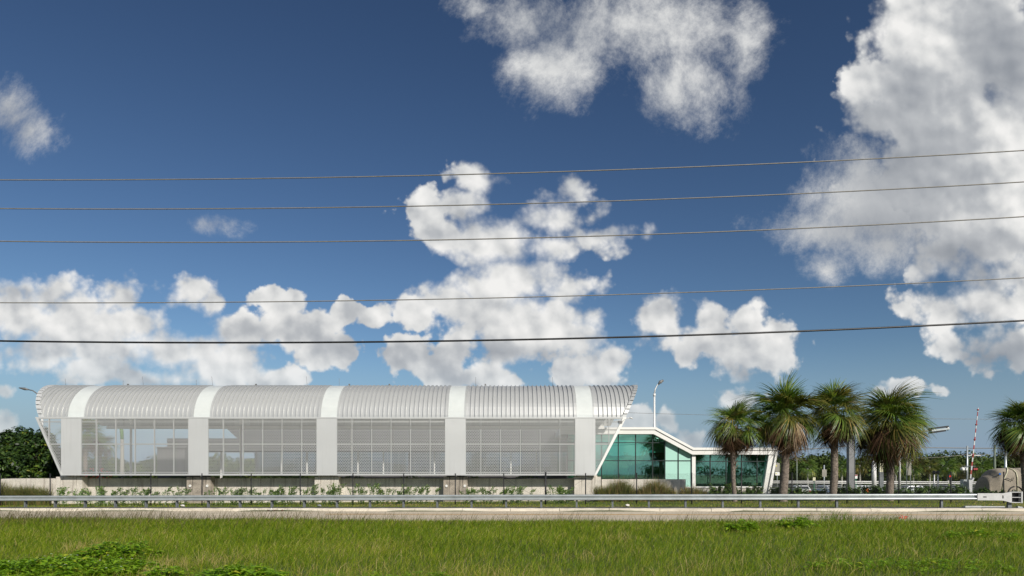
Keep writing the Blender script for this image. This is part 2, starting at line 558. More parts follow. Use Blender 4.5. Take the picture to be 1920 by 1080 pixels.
def np_mesh(name, V, Fq, mats, tint=None, smooth=False):
    me = bpy.data.meshes.new(name)
    nf, k = Fq.shape
    me.vertices.add(len(V))
    me.vertices.foreach_set('co', V.astype(np.float32).ravel())
    me.loops.add(nf * k)
    me.loops.foreach_set('vertex_index', Fq.astype(np.int32).ravel())
    me.polygons.add(nf)
    me.polygons.foreach_set('loop_start', np.arange(0, nf * k, k, dtype=np.int32))
    me.update(calc_edges=True)
    for m in mats if isinstance(mats, (list, tuple)) else [mats]:
        me.materials.append(m)
    if tint is not None:
        a = me.attributes.new('tint', 'FLOAT', 'POINT')
        a.data.foreach_set('value', tint.astype(np.float32))
    me.validate()
    return me


def PX(px, Y):
    return (px - 960) / F * Y


def PZ(py, Y):
    return EYE + (HZ - py) / F * Y


def P(px, py, Y):
    return (PX(px, Y), Y, PZ(py, Y))


# ------------------------------------------------------------------ terrain
TH = -math.atan(.1127)
RD = Vector((math.cos(TH), math.sin(TH)))      # along the road, to the right
RN = Vector((math.sin(TH), -math.cos(TH)))     # from the rail towards the camera
RO = Vector((0, 37.0))


def plane_z(x):
    return .059 + .00546 * max(-60, min(60, x))


def rp(s_, t_, dz=0.0):
    p = RO + RD * s_ + RN * t_
    return Vector((p.x, p.y, plane_z(p.x) + dz))


def road_t(x, y):
    return (Vector((x, y)) - RO).dot(RN)


def sstep(a, b, x):
    t = max(0, min(1, (x - a) / (b - a)))
    return t * t * (3 - 2 * t)


def gz(x, y):
    t = road_t(x, y)
    z = plane_z(x)
    z -= .15 * sstep(.6, .9, t)                 # below the kerb
    z += .05 * sstep(9.2, 10.4, t) - .10 * sstep(11, 24, t)
    z -= z * sstep(50, 60, y)
    z -= .9 * sstep(62, 72, y)
    return z


mb = MB()
xs = sorted(set([-2500, -1200, -600, -300, -150, -100, -80] + [x * 2.0 for x in range(-30, 31)] + [80, 100, 150, 300, 600, 1200, 2500]))
ys = sorted(set([-2500, -1200, -600, -300, -150, -80, -50, -25, -10, 0, 4] + [6 + i * 1.0 for i in range(0, 70)] + [80, 90, 110, 150, 300, 600, 1200, 2500]))
vs_ = [(x, y, gz(x, y) - .02 - (.06 if .4 < road_t(x, y) < 10.5 else 0)) for y in ys for x in xs]
nx = len(xs)
fs_ = [(j * nx + i, j * nx + i + 1, (j + 1) * nx + i + 1, (j + 1) * nx + i) for j in range(len(ys) - 1) for i in range(nx - 1)]
mb.add(vs_, fs_, 0, True)
tag(obj('ground', mb, M['ground']), kind='structure')


def strip(name, t0, t1, dz0, dz1, mat, s0=-95, s1=95, n=60):
    b = MB()
    vs, fs = [], []
    for i in range(n + 1):
        s_ = s0 + (s1 - s0) * i / n
        vs += [rp(s_, t0, dz0), rp(s_, t1, dz1)]
    for i in range(n):
        fs.append((2 * i, 2 * i + 1, 2 * i + 3, 2 * i + 2))
    b.add(vs, fs)
    return tag(obj(name, b, mat), kind='structure')


strip('road', .74, 10.2, -.15, -.13, M['road'])
strip('paved_shoulder', -.45, .52, .004, .004, M['shoulder'])
strip('lane_marking', 3.6, 3.95, -.137, -.137, M['yellow_line'], -9, 60, 40)

# kerb: separate cast lengths, edges a little broken
for i in range(-19, 17):
    b = MB()
    L = 2.6
    s0 = i * L
    n = 7
    vs, fs = [], []
    for k in range(n + 1):
        s_ = s0 + .012 + (L - .024) * k / n
        j1, j2 = rng.uniform(-.018, .006), rng.uniform(-.02, .02)
        vs += [rp(s_, .52, -.2), rp(s_, .52, .006 + j1 * .6), rp(s_, .68 + j2, .004 + j1), rp(s_, .735 + j2, -.03 + j1), rp(s_, .76, -.2)]
    for k in range(n):
        for q in range(4):
            fs.append((k * 5 + q, k * 5 + q + 1, (k + 1) * 5 + q + 1, (k + 1) * 5 + q))
    fs += [(0, 1, 2, 3, 4), tuple(n * 5 + q for q in (4, 3, 2, 1, 0))]
    b.add(vs, fs)
    if i == -19:
        kerb_root = empty('kerb', (0, 0, 0))
        tag(kerb_root, kind='structure')
    obj('kerb_stone', b, M['curb'], kerb_root)

# ------------------------------------------------------------------ the arched shed with the perforated screen
YF = 45.6           # face of the screen
YR = 46.1           # roof springs here
ZS = PZ(782, YF)
ZB = PZ(891.5, YF)
RA = 3.45           # half depth of the vault
YC = YR + RA


def solve_rise():
    lo, hi = 1.0, 5.0
    for _ in range(40):
        b_ = (lo + hi) / 2
        best = max((ZS - .08 + b_ * math.sin(a) - EYE) / (YC - RA * math.cos(a)) for a in [i * .01 for i in range(157)])
        if best * F < HZ - 724:
            lo = b_
        else:
            hi = b_
    return b_


RB = solve_rise()
ZR = ZS - .08
SL_R = (PX(1172, YF) - PX(1117, YF)) / (ZS - ZB)        # slant of the ends: metres of x per metre of z
SL_L = (PX(115, YF) - PX(68, YF)) / (ZS - ZB)
XR0, XL0 = PX(1117, YF), PX(115, YF)


def x_right(z): return XR0 + SL_R * (z - ZB)
def x_left(z): return XL0 - SL_L * (z - ZB)


shed = empty('arched_metal_shed', (PX(616, YF), YF, 0))
tag(shed, 'long silver arched metal shed with perforated screen wall standing on concrete piers', 'building')
SX, SY = shed.location.x, shed.location.y


def sobj(name, mb_, mats, parent=shed):
    for i, (x, y, z) in enumerate(mb_.v):
        mb_.v[i] = (x - SX, y - SY, z)
    return obj(name, mb_, mats, parent)


def bisect(mb_, side, off=0.0):
    """cut a builder's geometry at the slanted end planes"""
    me = bpy.data.meshes.new('tmp')
    me.from_pydata(mb_.v, [], mb_.f)
    bm = bmesh.new()
    bm.from_mesh(me)
    if side == 'R':
        co, no = (XR0 - off, 0, ZB), Vector((1, 0, -SL_R)).normalized()
    else:
        co, no = (XL0 + off, 0, ZB), Vector((-1, 0, -SL_L)).normalized()
    bmesh.ops.bisect_plane(bm, geom=bm.verts[:] + bm.edges[:] + bm.faces[:], plane_co=co, plane_no=no, clear_outer=True)
    bm.to_mesh(me)
    bm.free()
    r = MB()
    sm = mb_.sm[0] if mb_.sm else False
    r.add([tuple(v.co) for v in me.vertices], [tuple(p.vertices) for p in me.polygons], 0, sm)
    bpy.data.meshes.remove(me)
    return r


def arc_pt(a, h=0.0):
    """point on the vault (y,z) at angle a (0 = front springing, pi = back), h proud of it"""
    y, z = YC - RA * math.cos(a), ZR + RB * math.sin(a)
    n = Vector((-math.cos(a) * RB, math.sin(a) * RA)).normalized()
    return y + n.x * h, z + n.y * h


def arc_sheet(x0, x1, prof, na=30, a0=0.0, a1=math.pi):
    """sweep a profile [(dx,h)...] along the vault"""
    b = MB()
    vs, fs = [], []
    m = len(prof)
    for i in range(na + 1):
        a = a0 + (a1 - a0) * i / na
        for dx, h in prof:
            y, z = arc_pt(a, h)
            vs.append((x0 + dx, y, z))
    for i in range(na):
        for k in range(m - 1):
            fs.append((i * m + k, i * m + k + 1, (i + 1) * m + k + 1, (i + 1) * m + k))
    b.add(vs, fs, 0, False)
    return b


bands = [(115, 152), (353.5, 390), (594, 631.5), (835, 873), (1079, 1116)]
bands_x = [(PX(a, YF), PX(b_, YF)) for a, b_ in bands]
sky_x = [(c - .60, c + .60) for c in [(a + b_) / 2 + .02 for a, b_ in bands_x]]

# roof pans: each is a tray with a raised seam
pan_proto = {}
xe_l, xe_r = x_left(ZR + RB) - .2, x_right(ZR + RB) + .2
spans = [(xe_l, sky_x[0][0])] + [(sky_x[i][1], sky_x[i + 1][0]) for i in range(4)] + [(sky_x[4][1], xe_r)]
for si, (a, b_) in enumerate(spans):
    n = max(1, round((b_ - a - .2) / .305))
    w = (b_ - a - .2) / n
    for side in (0, 1):                           # flat flashing beside each translucent panel
        x0 = a if side == 0 else b_ - .1
        fb = arc_sheet(x0, 0, [(0, -.02), (0.002, .05), (.098, .05), (.1, -.02)])
        if si == 0:
            fb = bisect(fb, 'L')
        if si == 5:
            fb = bisect(fb, 'R')
        if len(fb.v):
            sobj('roof_flashing', fb, M['roof'])
    for k in range(n):
        x0 = a + .1 + k * w
        s_ = .062
        prof = [(0, 0), (w - s_, 0), (w - s_ + .006, .078), (w - .006, .078), (w, 0)]
        z_lo, z_hi = ZR, ZR + RB + .1
        cut = (x0 < x_left(ZR) + .1) or (x0 + w > x_right(ZR) - .1)
        if cut:
            pb = bisect(arc_sheet(x0, 0, prof), 'L' if x0 < 0 and si == 0 else 'R')
            if len(pb.v) > 3:
                sobj('roof_pan', pb, M['roof'])
        else:
            key = round(w, 4)
            if key not in pan_proto:
                pb = arc_sheet(0, 0, prof)
                for i, (x, y, z) in enumerate(pb.v):
                    pb.v[i] = (x, y - SY, z)
                pan_proto[key] = pb.mesh('roof_pan', M['roof'])
            link('roof_pan', pan_proto[key], shed, (x0 - SX, 0, 0))
for (a, b_) in sky_x:
    sb = arc_sheet(a, 0, [(0.002, .0), (.004, .03), (b_ - a - .004, .03), (b_ - a - .002, .0)])
    sobj('skylight_panel', sb, M['sky_panel'])
    for xx in (a + .02, b_ - .06):
        sobj('skylight_rib', arc_sheet(xx, 0, [(0, .03), (.002, .045), (.038, .045), (.04, .03)]), M['roof'])

# springing ledge, bottom hem, upper and middle rails
b = MB()
b.box(x_left(ZS) + .02, x_right(ZS) - .02, YF - .02, YR + .2, ZS - .075, ZS)
sobj('eave_ledge', b, M['band'])
b = MB()
b.box(XL0, XR0, YF - .012, YF + .10, ZB, ZB + .055)
sobj('bottom_hem', b, M['band'])
for (py, h, d0) in ((790.6, .075, .12), (832.5, .07, .16), (886, .06, .12)):
    z = PZ(py, YF)
    b = MB()
    b.box(x_left(z) + .1, x_right(z) - .1, YF + d0, YF + d0 + .08, z - h / 2, z + h / 2)
    sobj('screen_rail', b, M['band'])
for (a, b_) in bands_x:
    bb = MB()
    z0, z1 = ZB + .055, ZS - .075
    # gently folded solid plate with returns
    bb.add([(a, YF, z0), (b_, YF, z0), (b_, YF, z1), (a, YF, z1), (a, YF + .12, z0), (b_, YF + .12, z0), (b_, YF + .12, z1), (a, YF + .12, z1)],
           [(0, 1, 2, 3), (1, 5, 6, 2), (4, 0, 3, 7), (5, 4, 7, 6)])
    sobj('solid_band_panel', bb, M['band'])
    c = (a + b_) / 2
    for yy in (YF + .5, YC + RA - .25):            # the frames behind the bands
        fb = MB()
        fb.box(c - .055, c + .055, yy - .08, yy + .08, 1.66, ZS - .08)
        sobj('frame_column', fb, M['trim'])
    fb = MB()
    pts = [arc_pt(R(3 + i * 174 / 16), -.16) for i in range(17)]
    for (y0, z0_), (y1, z1_) in zip(pts, pts[1:]):
        fb.bar((c, y0, z0_), (c, y1, z1_), .16, .22, (1, 0, 0))
    sobj('arch_rib', fb, M['trim'])
b = MB()
b.box(x_left(ZS) + .4, x_right(ZS) - .4, YC + RA - .18, YC + RA + .0, ZS - .30, ZS - .06)
sobj('rear_eave_beam', b, M['trim'])

# perforated panels
PIT, ROW, HR = .112, .097, .0490


def perf_sheet(w, h):
    """hexagonal cells, each with a hexagonal hole; real openings"""
    b = MB()
    nx_, nz_ = int(w / PIT) + 1, int(h / ROW)
    ox, oz = (w - (nx_ - .5) * PIT) / 2, (h - (nz_ - 1) * ROW) / 2
    Rh = PIT / math.sqrt(3)
    cs = [(math.cos(R(30 + 60 * k)), math.sin(R(30 + 60 * k))) for k in range(6)]
    vs, fs = [], []
    for j in range(nz_):
        for i in range(nx_):
            cx = ox + i * PIT + (PIT / 2 if j % 2 else 0)
            cz = oz + j * ROW
            if cx < .02 or cx > w - .02:
                continue
            o = len(vs)
            for (c, s_) in cs:
                vs.append((min(w, max(0, cx + c * Rh)), 0, min(h, max(0, cz + s_ * Rh))))
            for (c, s_) in cs:
                vs.append((min(w, max(0, cx + c * HR)), 0, cz + s_ * HR))
            for k in range(6):
                k2 = (k + 1) % 6
                fs.append((o + k, o + k2, o + 6 + k2, o + 6 + k))
    b.add(vs, fs)
    return b


edges = [152.5, 180.5, 216.7, 252.7, 288.8, 325, 353.5]
rel = [(e - 152.5) / (353.5 - 152.5) for e in edges]
panels = []
for i in range(4):
    a, b_ = bands_x[i][1], bands_x[i + 1][0]
    for k in range(6):
        panels.append((a + rel[k] * (b_ - a), a + rel[k + 1] * (b_ - a), None))
xa, xb = x_left(ZS), bands_x[0][0]
xm = PX(91.3, YF)
panels += [(xa - .02, xm, 'L'), (xm, xb, 'L')]
xa, xb = bands_x[4][1], x_right(ZS)
xm = PX(1142, YF)
panels += [(xa, xm, 'R'), (xm, xb + .02, 'R')]
z0, z1 = ZB + .055, ZS - .075
perf_cache = {}
for (a, b_, side) in panels:
    w, h = b_ - a, z1 - z0
    key = (round(w, 2), side)
    hem = .026

    def frame_of():
        fb = MB()
        for (p, q, r_, s_) in ((0, hem, 0, h), (w - hem, w, 0, h), (hem, w - hem, 0, .06), (hem, w - hem, h - .06, h)):
            fb.add([(p, -.006, r_), (q, -.006, r_), (q, -.006, s_), (p, -.006, s_), (p, .014, r_), (q, .014, r_), (q, .014, s_), (p, .014, s_)],
                   [(0, 1, 2, 3), (7, 6, 5, 4), (0, 4, 5, 1), (1, 5, 6, 2), (2, 6, 7, 3), (3, 7, 4, 0)])
        return fb
    if side is None:
        if key not in perf_cache:
            perf_cache[key] = (perf_sheet(w, h).mesh('perforated_panel', M['screen']), frame_of().mesh('panel_frame', M['screen']))
        pm, fm = perf_cache[key]
        pan = link('perforated_panel', pm, shed, (a - SX, 0, z0))
        link('panel_frame', fm, pan)
    else:
        def shifted(b0):
            for i, (x, y, z) in enumerate(b0.v):
                b0.v[i] = (x + a, y + YF, z + z0)
            return bisect(b0, side, .03)
        ps = shifted(perf_sheet(w, h))
        fs2 = shifted(frame_of())
        if len(ps.v) > 2:
            pan = sobj('perforated_panel', ps, M['screen'])
            if len(fs2.v) > 2:
                sobj('panel_frame', fs2, M['screen'], pan)
    # mullion behind the right-hand joint
    if side != 'R' or a < xm - .1:
        zb = z0
        x = b_
        if side == 'L':
            zb = z0
        mbm = MB()
        mbm.box(x - .03, x + .03, YF + .03, YF + .11, zb, z1)
        if side:
            mbm = bisect(mbm, side, .1)
        if len(mbm.v):
            sobj('screen_mullion', mbm, M['band'])

# slanted edge trims of the screen, and the collars round both ends of the vault
b = MB()
b.prism_y([(x_left(ZB) - .02, ZB - .01), (x_left(ZB) + .09, ZB - .01), (x_left(ZS) + .09, ZS + .0), (x_left(ZS) - .06, ZS + .0)], YF - .03, YF + .16)
sobj('edge_trim', b, M['band'])
b = MB()
b.prism_y([(x_right(ZB) - .12, ZB - .01), (x_right(ZB) + .03, ZB - .01), (x_right(ZS) + .10, ZS + .0), (x_right(ZS) - .12, ZS + .0)], YF - .03, YF + .25)
sobj('edge_trim', b, M['white_paint'])
for side in 'LR':
    n = 26
    for i in range(n):
        a0, a1 = math.pi * i / n + .012, math.pi * (i + 1) / n - .012
        vs, fs = [], []
        for a in (a0, a1):
            for (h, off) in ((-.16, .0), (.10, .0), (.10, .26), (.03, .30)):
                y, z = arc_pt(a, h)
                x = x_left(z) + off - .1 if side == 'L' else x_right(z) - off + .1
                vs.append((x, y, z))
        fs = [(0, 1, 5, 4), (1, 2, 6, 5), (2, 3, 7, 6), (3, 0, 4, 7), (0, 3, 2, 1), (4, 5, 6, 7)]
        cb = MB()
        cb.add(vs, fs)
        sobj('collar_segment', cb, M['band'] if side == 'L' else M['roof'])

# lightning rods along the crest
for px, top, lean in ((123.5, 710, -.05), (231, 713, 0), (269, 706, -.08), (368, 712, 0), (399, 706, -.08), (576, 706, -.06), (636, 709, 0), (892, 707, 0), (1036, 707, 0)):
    a = R(84)
    y, z = arc_pt(a, .0)
    b = MB()
    x = PX(px, y)
    b.tube([(x, y, z - .02), (x + lean, y, PZ(top, y))], .011, 5)
    sobj('lightning_rod', b, M['grey_steel'])
for px in (480, 655, 730, 910, 240):
    y, z = arc_pt(R(82), .0)
    b = MB()
    b.box(PX(px, y) - .05, PX(px, y) + .05, y - .05, y + .05, z - .02, z + .16)
    sobj('roof_bracket', b, M['lamp_grey'])
# floor deck of the shed
b = MB()
b.box(XL0 + .15, XR0 - .15, YF + .11, YC + RA, ZB + .004, ZB + .05)
sobj('floor_deck', b, M['concrete'])

# ------------------------------------------------------------------ piers and low concrete wall
YW, YP = 46.66, 46.0
pier_px = [(105, 154, 'plain'), (350, 395, 'st'), (590, 635, 'plain'), (831.5, 876.5, 'st'), (1077, 1126.5, 'plain')]
pier_txt = ['pale concrete pier under the left end of the arched shed', 'brown stained pier with two white lamps under the second solid band',
            'clean pale concrete pier under the middle of the arched shed', 'brown stained pier with two white lamps under the fourth solid band',
            'pale concrete pier under the right end of the arched shed']
for i, (a, b_, k) in enumerate(pier_px):
    x0, x1 = PX(a, YP), PX(b_, YP)
    e = empty('concrete_pier', ((x0 + x1) / 2, YP, 0))
    tag(e, pier_txt[i], 'pier', 'piers carrying the arched shed')
    w = (x1 - x0) / 2
    mbp = MB()
    mbp.box(-w, w, 0, YW - YP - .004, -.4, PZ(894, YP))
    obj('shaft', mbp, M['concrete'] if k == 'plain' else M['stained'], e)
    pb = MB()
    pb.box(-w * .75, w * .75, .08, .6, PZ(894, YP), ZB - .005)
    obj('bearing_pad', pb, M['dark_metal'] if k == 'st' else M['concrete'], e)
    if k == 'st':
        for px in ((356.7, 388.8) if i == 1 else (837.3, 871.5)):
            lb = MB()
            xx = PX(px, YP) - e.location.x
            zz = PZ(911, YP)
            lb.tube([(xx, -.06, zz), (xx, .02, zz)], .085, 14)
            obj('round_lamp', lb, M['white_paint'], e)

wall_root = empty('low_concrete_wall', (PX(500, YW), YW, 0))
tag(wall_root, 'long low concrete wall running behind the piers under the arched shed', 'wall')
cuts = [-60, 30, 104] + [104 + i * 81.2 for i in range(1, 12)] + [1100]
cuts = sorted(set(cuts))
for a, b_ in zip(cuts, cuts[1:]):
    wb = MB()
    top = PZ(897, YW)
    x0, x1 = PX(a, YW) - wall_root.location.x, PX(b_, YW) - wall_root.location.x
    zl = top - (.10 if a < 0 else 0)
    wb.prism_y([(x0 + .008, -.4), (x1 - .008, -.4), (x1 - .008, top), (x0 + .008, zl)], 0, .3)
    obj('wall_section', wb, M['concrete'], wall_root)
w2 = empty('retaining_wall', (PX(1200, YW), YW, 0))
tag(w2, 'short concrete retaining wall in front of the green glass pavilion', 'wall')
for a, b_ in ((1128, 1180), (1180, 1233), (1233, 1286)):
    wb = MB()
    wb.box(PX(a, YW) - w2.location.x + .008, PX(b_, YW) - w2.location.x - .008, 0, .35, -.4, PZ(898.5, YW))
    obj('wall_section', wb, M['concrete'], w2)

# ------------------------------------------------------------------ glass pavilion
YG = 54.0
pav = empty('glass_pavilion', (PX(1300, YG), YG, 0))
tag(pav, 'low white pavilion with folded roofline and dark green glass beside the arched shed', 'building')


def pv(px, py): return (PX(px, YG) - pav.location.x, PZ(py, YG))


def pobj(name, b0, mats, parent=pav): return obj(name, b0, mats, parent)


D = 9.0
# fascia: cap and band
up = [(1050, 801.7), (1228.4, 801.7), (1298.2, 839.6), (1456, 839.6)]
md = [(1050, 806.0), (1227.0, 806.0), (1297.2, 844.2), (1452, 844.2)]
lo = [(1050, 814.3), (1224.0, 814.3), (1296.0, 852.5), (1449.5, 852.5)]
for i in range(3):
    b = MB()
    b.prism_y([pv(*md[i]), pv(*md[i + 1]), pv(*up[i + 1]), pv(*up[i])], -.42, D + .3)
    pobj('roof_cap', b, M['white_paint'])
    b = MB()
    b.prism_y([pv(*lo[i]), pv(*lo[i + 1]), pv(*md[i + 1]), pv(*md[i])], -.34, D)
    pobj('roof_fascia', b, M['trim'])
# slanting end frame
b = MB()
b.prism_y([pv(1428, 925), pv(1436, 925), pv(1450, 852.7), pv(1439.5, 852.7)], -.26, D)
pobj('end_frame', b, M['trim'])
b = MB()
b.prism_y([pv(1436.1, 925), pv(1441.5, 925), pv(1455.9, 839.8), pv(1452, 844.4), pv(1450.1, 852.6)], -.42, D + .3)
pobj('end_frame', b, M['white_paint'])
# white column and base
b = MB()
b.prism_y([pv(1297, 925), pv(1303.6, 925), pv(1303.6, 852.6), pv(1297, 852.6)], -.1, .25)
pobj('white_column', b, M['white_paint'])
b = MB()
b.prism_y([pv(1050, 925), pv(1428, 925), pv(1430, 914.6), pv(1050, 914.6)], .0, .3)
pobj('base_wall', b, M['concrete'])
b = MB()
b.prism_y([pv(1303.8, 914.6), pv(1429.2, 914.6), pv(1429.8, 912), pv(1303.8, 912)], -.08, .3)
pobj('window_sill', b, M['white_paint'])
b = MB()
b.prism_y([pv(1050, 914.6), pv(1296.8, 914.6), pv(1296.8, 912.6), pv(1050, 912.6)], -.08, .3)
pobj('window_sill', b, M['white_paint'])


def roof_y(px):
    for (x0, y0), (x1, y1) in zip(lo, lo[1:]):
        if x0 <= px <= x1:
            return y0 + (y1 - y0) * (px - x0) / (x1 - x0)
    return 852.5


def slant_x(py): return 1440 - (py - 852.5) * (1440 - 1428.5) / (925 - 852.5)


def glass_field(xcuts, ycuts, mat, y, right_slant=False, name='window_pane', bar=M['mullion']):
    for i in range(len(xcuts) - 1):
        a, b0 = xcuts[i], xcuts[i + 1]
        last = right_slant and i == len(xcuts) - 2
        for j in range(len(ycuts) - 1):
            yt, yb = ycuts[j], ycuts[j + 1]
            tl = max(yt, roof_y(a)) if j == 0 else yt
            tr_ = max(yt, roof_y(b0)) if j == 0 else yt
            if min(tl, tr_) >= yb:
                continue
            pts = []
            if j == 0 and a < 1224 < b0:
                pass
            bx_t = slant_x(tr_) if last else b0
            bx_b = slant_x(yb) if last else b0
            g = MB()
            if tl > yb:
                # sloping roof cuts the pane's corner off
                g.prism_y([pv(a, yb), pv(bx_b, yb), pv(bx_t, tr_)], y, y + .012)
            else:
                g.prism_y([pv(a, yb), pv(bx_b, yb), pv(bx_t, tr_), pv(a, tl)], y, y + .012)
            pane = pobj(name, g, mat)
    # mullions
    for i, a in enumerate(xcuts):
        if right_slant and i == len(xcuts) - 1:
            continue
        g = MB()
        x, zt = pv(a, roof_y(a))
        zb = pv(a, ycuts[-1])[1]
        g.box(x - .035, x + .035, y - .05, y + .08, zb, zt - .005)
        pobj('mullion', g, bar)
    for yy in ycuts[1:-1]:
        g = MB()
        x0, z = pv(xcuts[0], yy)
        x1, _ = pv(slant_x(yy) if right_slant else xcuts[-1], yy)
        # transom stops at the roof where the roof is lower
        if yy < 852:
            xe = xcuts[-1]
            while roof_y(xe) > yy and xe > xcuts[0]:
                xe -= 1
            x1 = pv(xe, yy)[0]
        g.box(x0 + .036, x1 - .036, y - .045, y + .07, z - .03, z + .03)
        pobj('transom', g, bar)


glass_field([1064, 1096, 1128, 1159.6, 1192, 1224, 1247], [814.3, 830, 863.7, 912.6], M['glass'], .08)
glass_field([1247, 1272, 1297], [814.3, 863.7, 912.6], M['mint'], .06, name='mint_panel', bar=M['mullion'])
glass_field([1303.8, 1332, 1362, 1391, 1420, 1440], [852.5, 865, 912], M['glass'], .08, True)
# rear wall: clear openings with thin posts
zb_, zt_ = pv(0, 912)[1], pv(0, 852.5)[1]
x0_, x1_ = pv(1064, 0)[0], pv(1436, 0)[0]
for k in range(9):
    a = x0_ + (x1_ - x0_) * k / 9
    b0 = x0_ + (x1_ - x0_) * (k + 1) / 9
    g = MB()
    g.box(a + .04, b0 - .04, D - .4, D - .388, zb_, zt_ - .004)
    pobj('rear_pane', g, M['glass'])
    g = MB()
    g.box(a - .04, a + .04, D - .45, D - .35, zb_, zt_ - .004)
    pobj('rear_post', g, M['mullion'])
g = MB()
g.box(x0_, x1_, .31, D - .1, zb_ - .12, zb_)
pobj('floor', g, M['grey_wall'])
g = MB()
g.box(x0_, x1_, D - .5, D - .3, zt_, zt_ + .12)
pobj('rear_beam', g, M['white_paint'])
# things inside the pavilion
for (a, b0, yt, dd, dd2, mt) in ((1236, 1262, 828, 3.2, 5.6, 'hall_wall'), (1072, 1110, 850, 4.0, 6.0, 'hall_wall')):
    g = MB()
    g.box(pv(a, 0)[0], pv(b0, 0)[0], dd, dd2, zb_, min(pv(0, yt)[1], 3.7))
    pobj('room_partition', g, M[mt])
for (xa_, xb_) in ((1398, 1413), (1188, 1206)):
    g = MB()
    g.prism_y([pv(xa_, 912), pv(xa_ + 9, 912), pv(xb_ + 9, 856), pv(xb_, 856)], 4.2, 4.5)
    pobj('slanting_prop', g, M['white_paint'])
for k, px in enumerate((1338, 1352, 1366, 1318)):
    g = MB()
    x = pv(px, 0)[0]
    g.box(x - .25, x + .25, 3.4, 4.0, zb_, zb_ + .95)
    g.box(x - .25, x + .25, 3.35, 3.42, zb_ + .95, zb_ + 1.25)
    pobj('counter', g, M['grey_wall'])

# ------------------------------------------------------------------ dark hall and canopy behind the shed
YH = 60.0
hall = empty('dark_rear_hall', (PX(760, YH), YH, 0))
tag(hall, 'dark grey station hall with slanted left end and grey glass seen through the perforated screen', 'building')


def hv(px, py): return (PX(px, YH) - hall.location.x, PZ(py, YH))


b = MB()
b.prism_y([hv(446, 823), hv(1118, 823), hv(1130, 797), hv(418, 797)], 0, 5)
obj('upper_wall', b, M['hall_wall'], hall)
b = MB()
b.prism_y([hv(326, 846), hv(1112, 846), hv(1112, 823.3), hv(326, 823.3)], -1.2, 4)
obj('canopy_slab', b, M['hall_wall'], hall)
for k in range(13):
    a, b0 = 478 + k * 48, 478 + (k + 1) * 48
    g = MB()
    g.prism_y([hv(a + 1.2, 889), hv(b0 - 1.2, 889), hv(b0 - 1.2, 846.3), hv(a + 1.2 - (6 if k == 0 else 0), 846.3)], .3, .32)
    obj('hall_window', g, M['hallglass'], hall)
    g = MB()
    g.prism_y([hv(a - 1, 889), hv(a + 1, 889), hv(a + 1, 846.3), hv(a - 1, 846.3)], .2, .4)
    obj('hall_post', g, M['trim'] if k % 3 else M['hall_wall'], hall)
b = MB()
b.prism_y([hv(600, 900), hv(1102, 900), hv(1102, 889.2), hv(600, 889.2)], .1, 5)
obj('hall_base', b, M['grey_wall'], hall)
b = MB()
b.prism_y([hv(760, 889), hv(820, 889), hv(820, 846.4), hv(760, 846.4)], 2.4, 2.8)
b.prism_y([hv(980, 889), hv(1040, 889), hv(1040, 846.4), hv(980, 846.4)], 2.4, 2.8)
obj('inner_wall', b, M['hall_wall'], hall)
for px in (330, 405):
    g = MB()
    g.prism_y([hv(px - 1.5, 905), hv(px + 1.5, 905), hv(px + 1.5, 846.3), hv(px - 1.5, 846.3)], 1, 1.2)
    obj('canopy_post', g, M['trim'], hall)
b = MB()
e = empty('equipment_cabinet', (PX(321, 58), 58, gz(PX(321, 58), 58)))
tag(e, 'dark grey equipment cabinet behind the first bay of perforated screen', 'cabinet')
w, h = 26 / F * 58, PZ(838, 58) - e.location.z
b.box(-w, w, 0, 1.5, 0, h - .12)
obj('body', b, M['hall_wall'], e)
b = MB()
b.box(-w - .08, w + .08, -.08, 1.6, h - .118, h)
obj('lid', b, M['grey_wall'], e)
for k in (-1, 1):
    b = MB()
    b.box(min(k * .04, k * w * .92), max(k * .04, k * w * .92), -.03, -.002, .15, h - .3)
    obj('cabinet_door', b, M['grey_wall'], e)

# ------------------------------------------------------------------ guardrail
rail = empty('guardrail', tuple(rp(0, 0)))
tag(rail, 'long galvanised steel guardrail on short posts along the far road edge', 'guardrail')
RO3 = rail.location.copy()


def robj(name, b0, mats, parent=rail):
    for i, p in enumerate(b0.v):
        b0.v[i] = tuple(Vector(p) - RO3)
    return obj(name, b0, mats, parent)


def s_of_px(px, t=0.0):
    # where the rail line crosses a photo column
    k = (px - 960) / F
    o = RO + RN * t
    return (k * o.y - o.x) / (RD.x - k * RD.y)


S0 = s_of_px(949)
S_END = s_of_px(1829)
prof = [(.0, .0), (.035, .01), (.10, .03), (.112, .055), (.105, .085), (.03, .125), (.0, .155)]
prof = prof + [(y, .31 - z) for y, z in reversed(prof[:-1])]     # depth, height of the W section


def w_section(s0, s1, name='rail_beam'):
    b = MB()
    vs, fs = [], []
    n = len(prof)
    for s_ in (s0, s1):
        for d_, z_ in prof:
            p = rp(s_, .10 + d_ - .04, .40 + z_)
            vs.append(p)
    fs = [(k, k + 1, n + k + 1, n + k) for k in range(n - 1)]
    b.add(vs, fs)
    vs2 = [rp(s_, .10 + d_ - .046, .40 + z_) for s_ in (s0, s1) for d_, z_ in prof]
    b.add(vs2, [(k, n + k, n + k + 1, k + 1) for k in range(n - 1)])
    return robj(name, b, M['galv'])


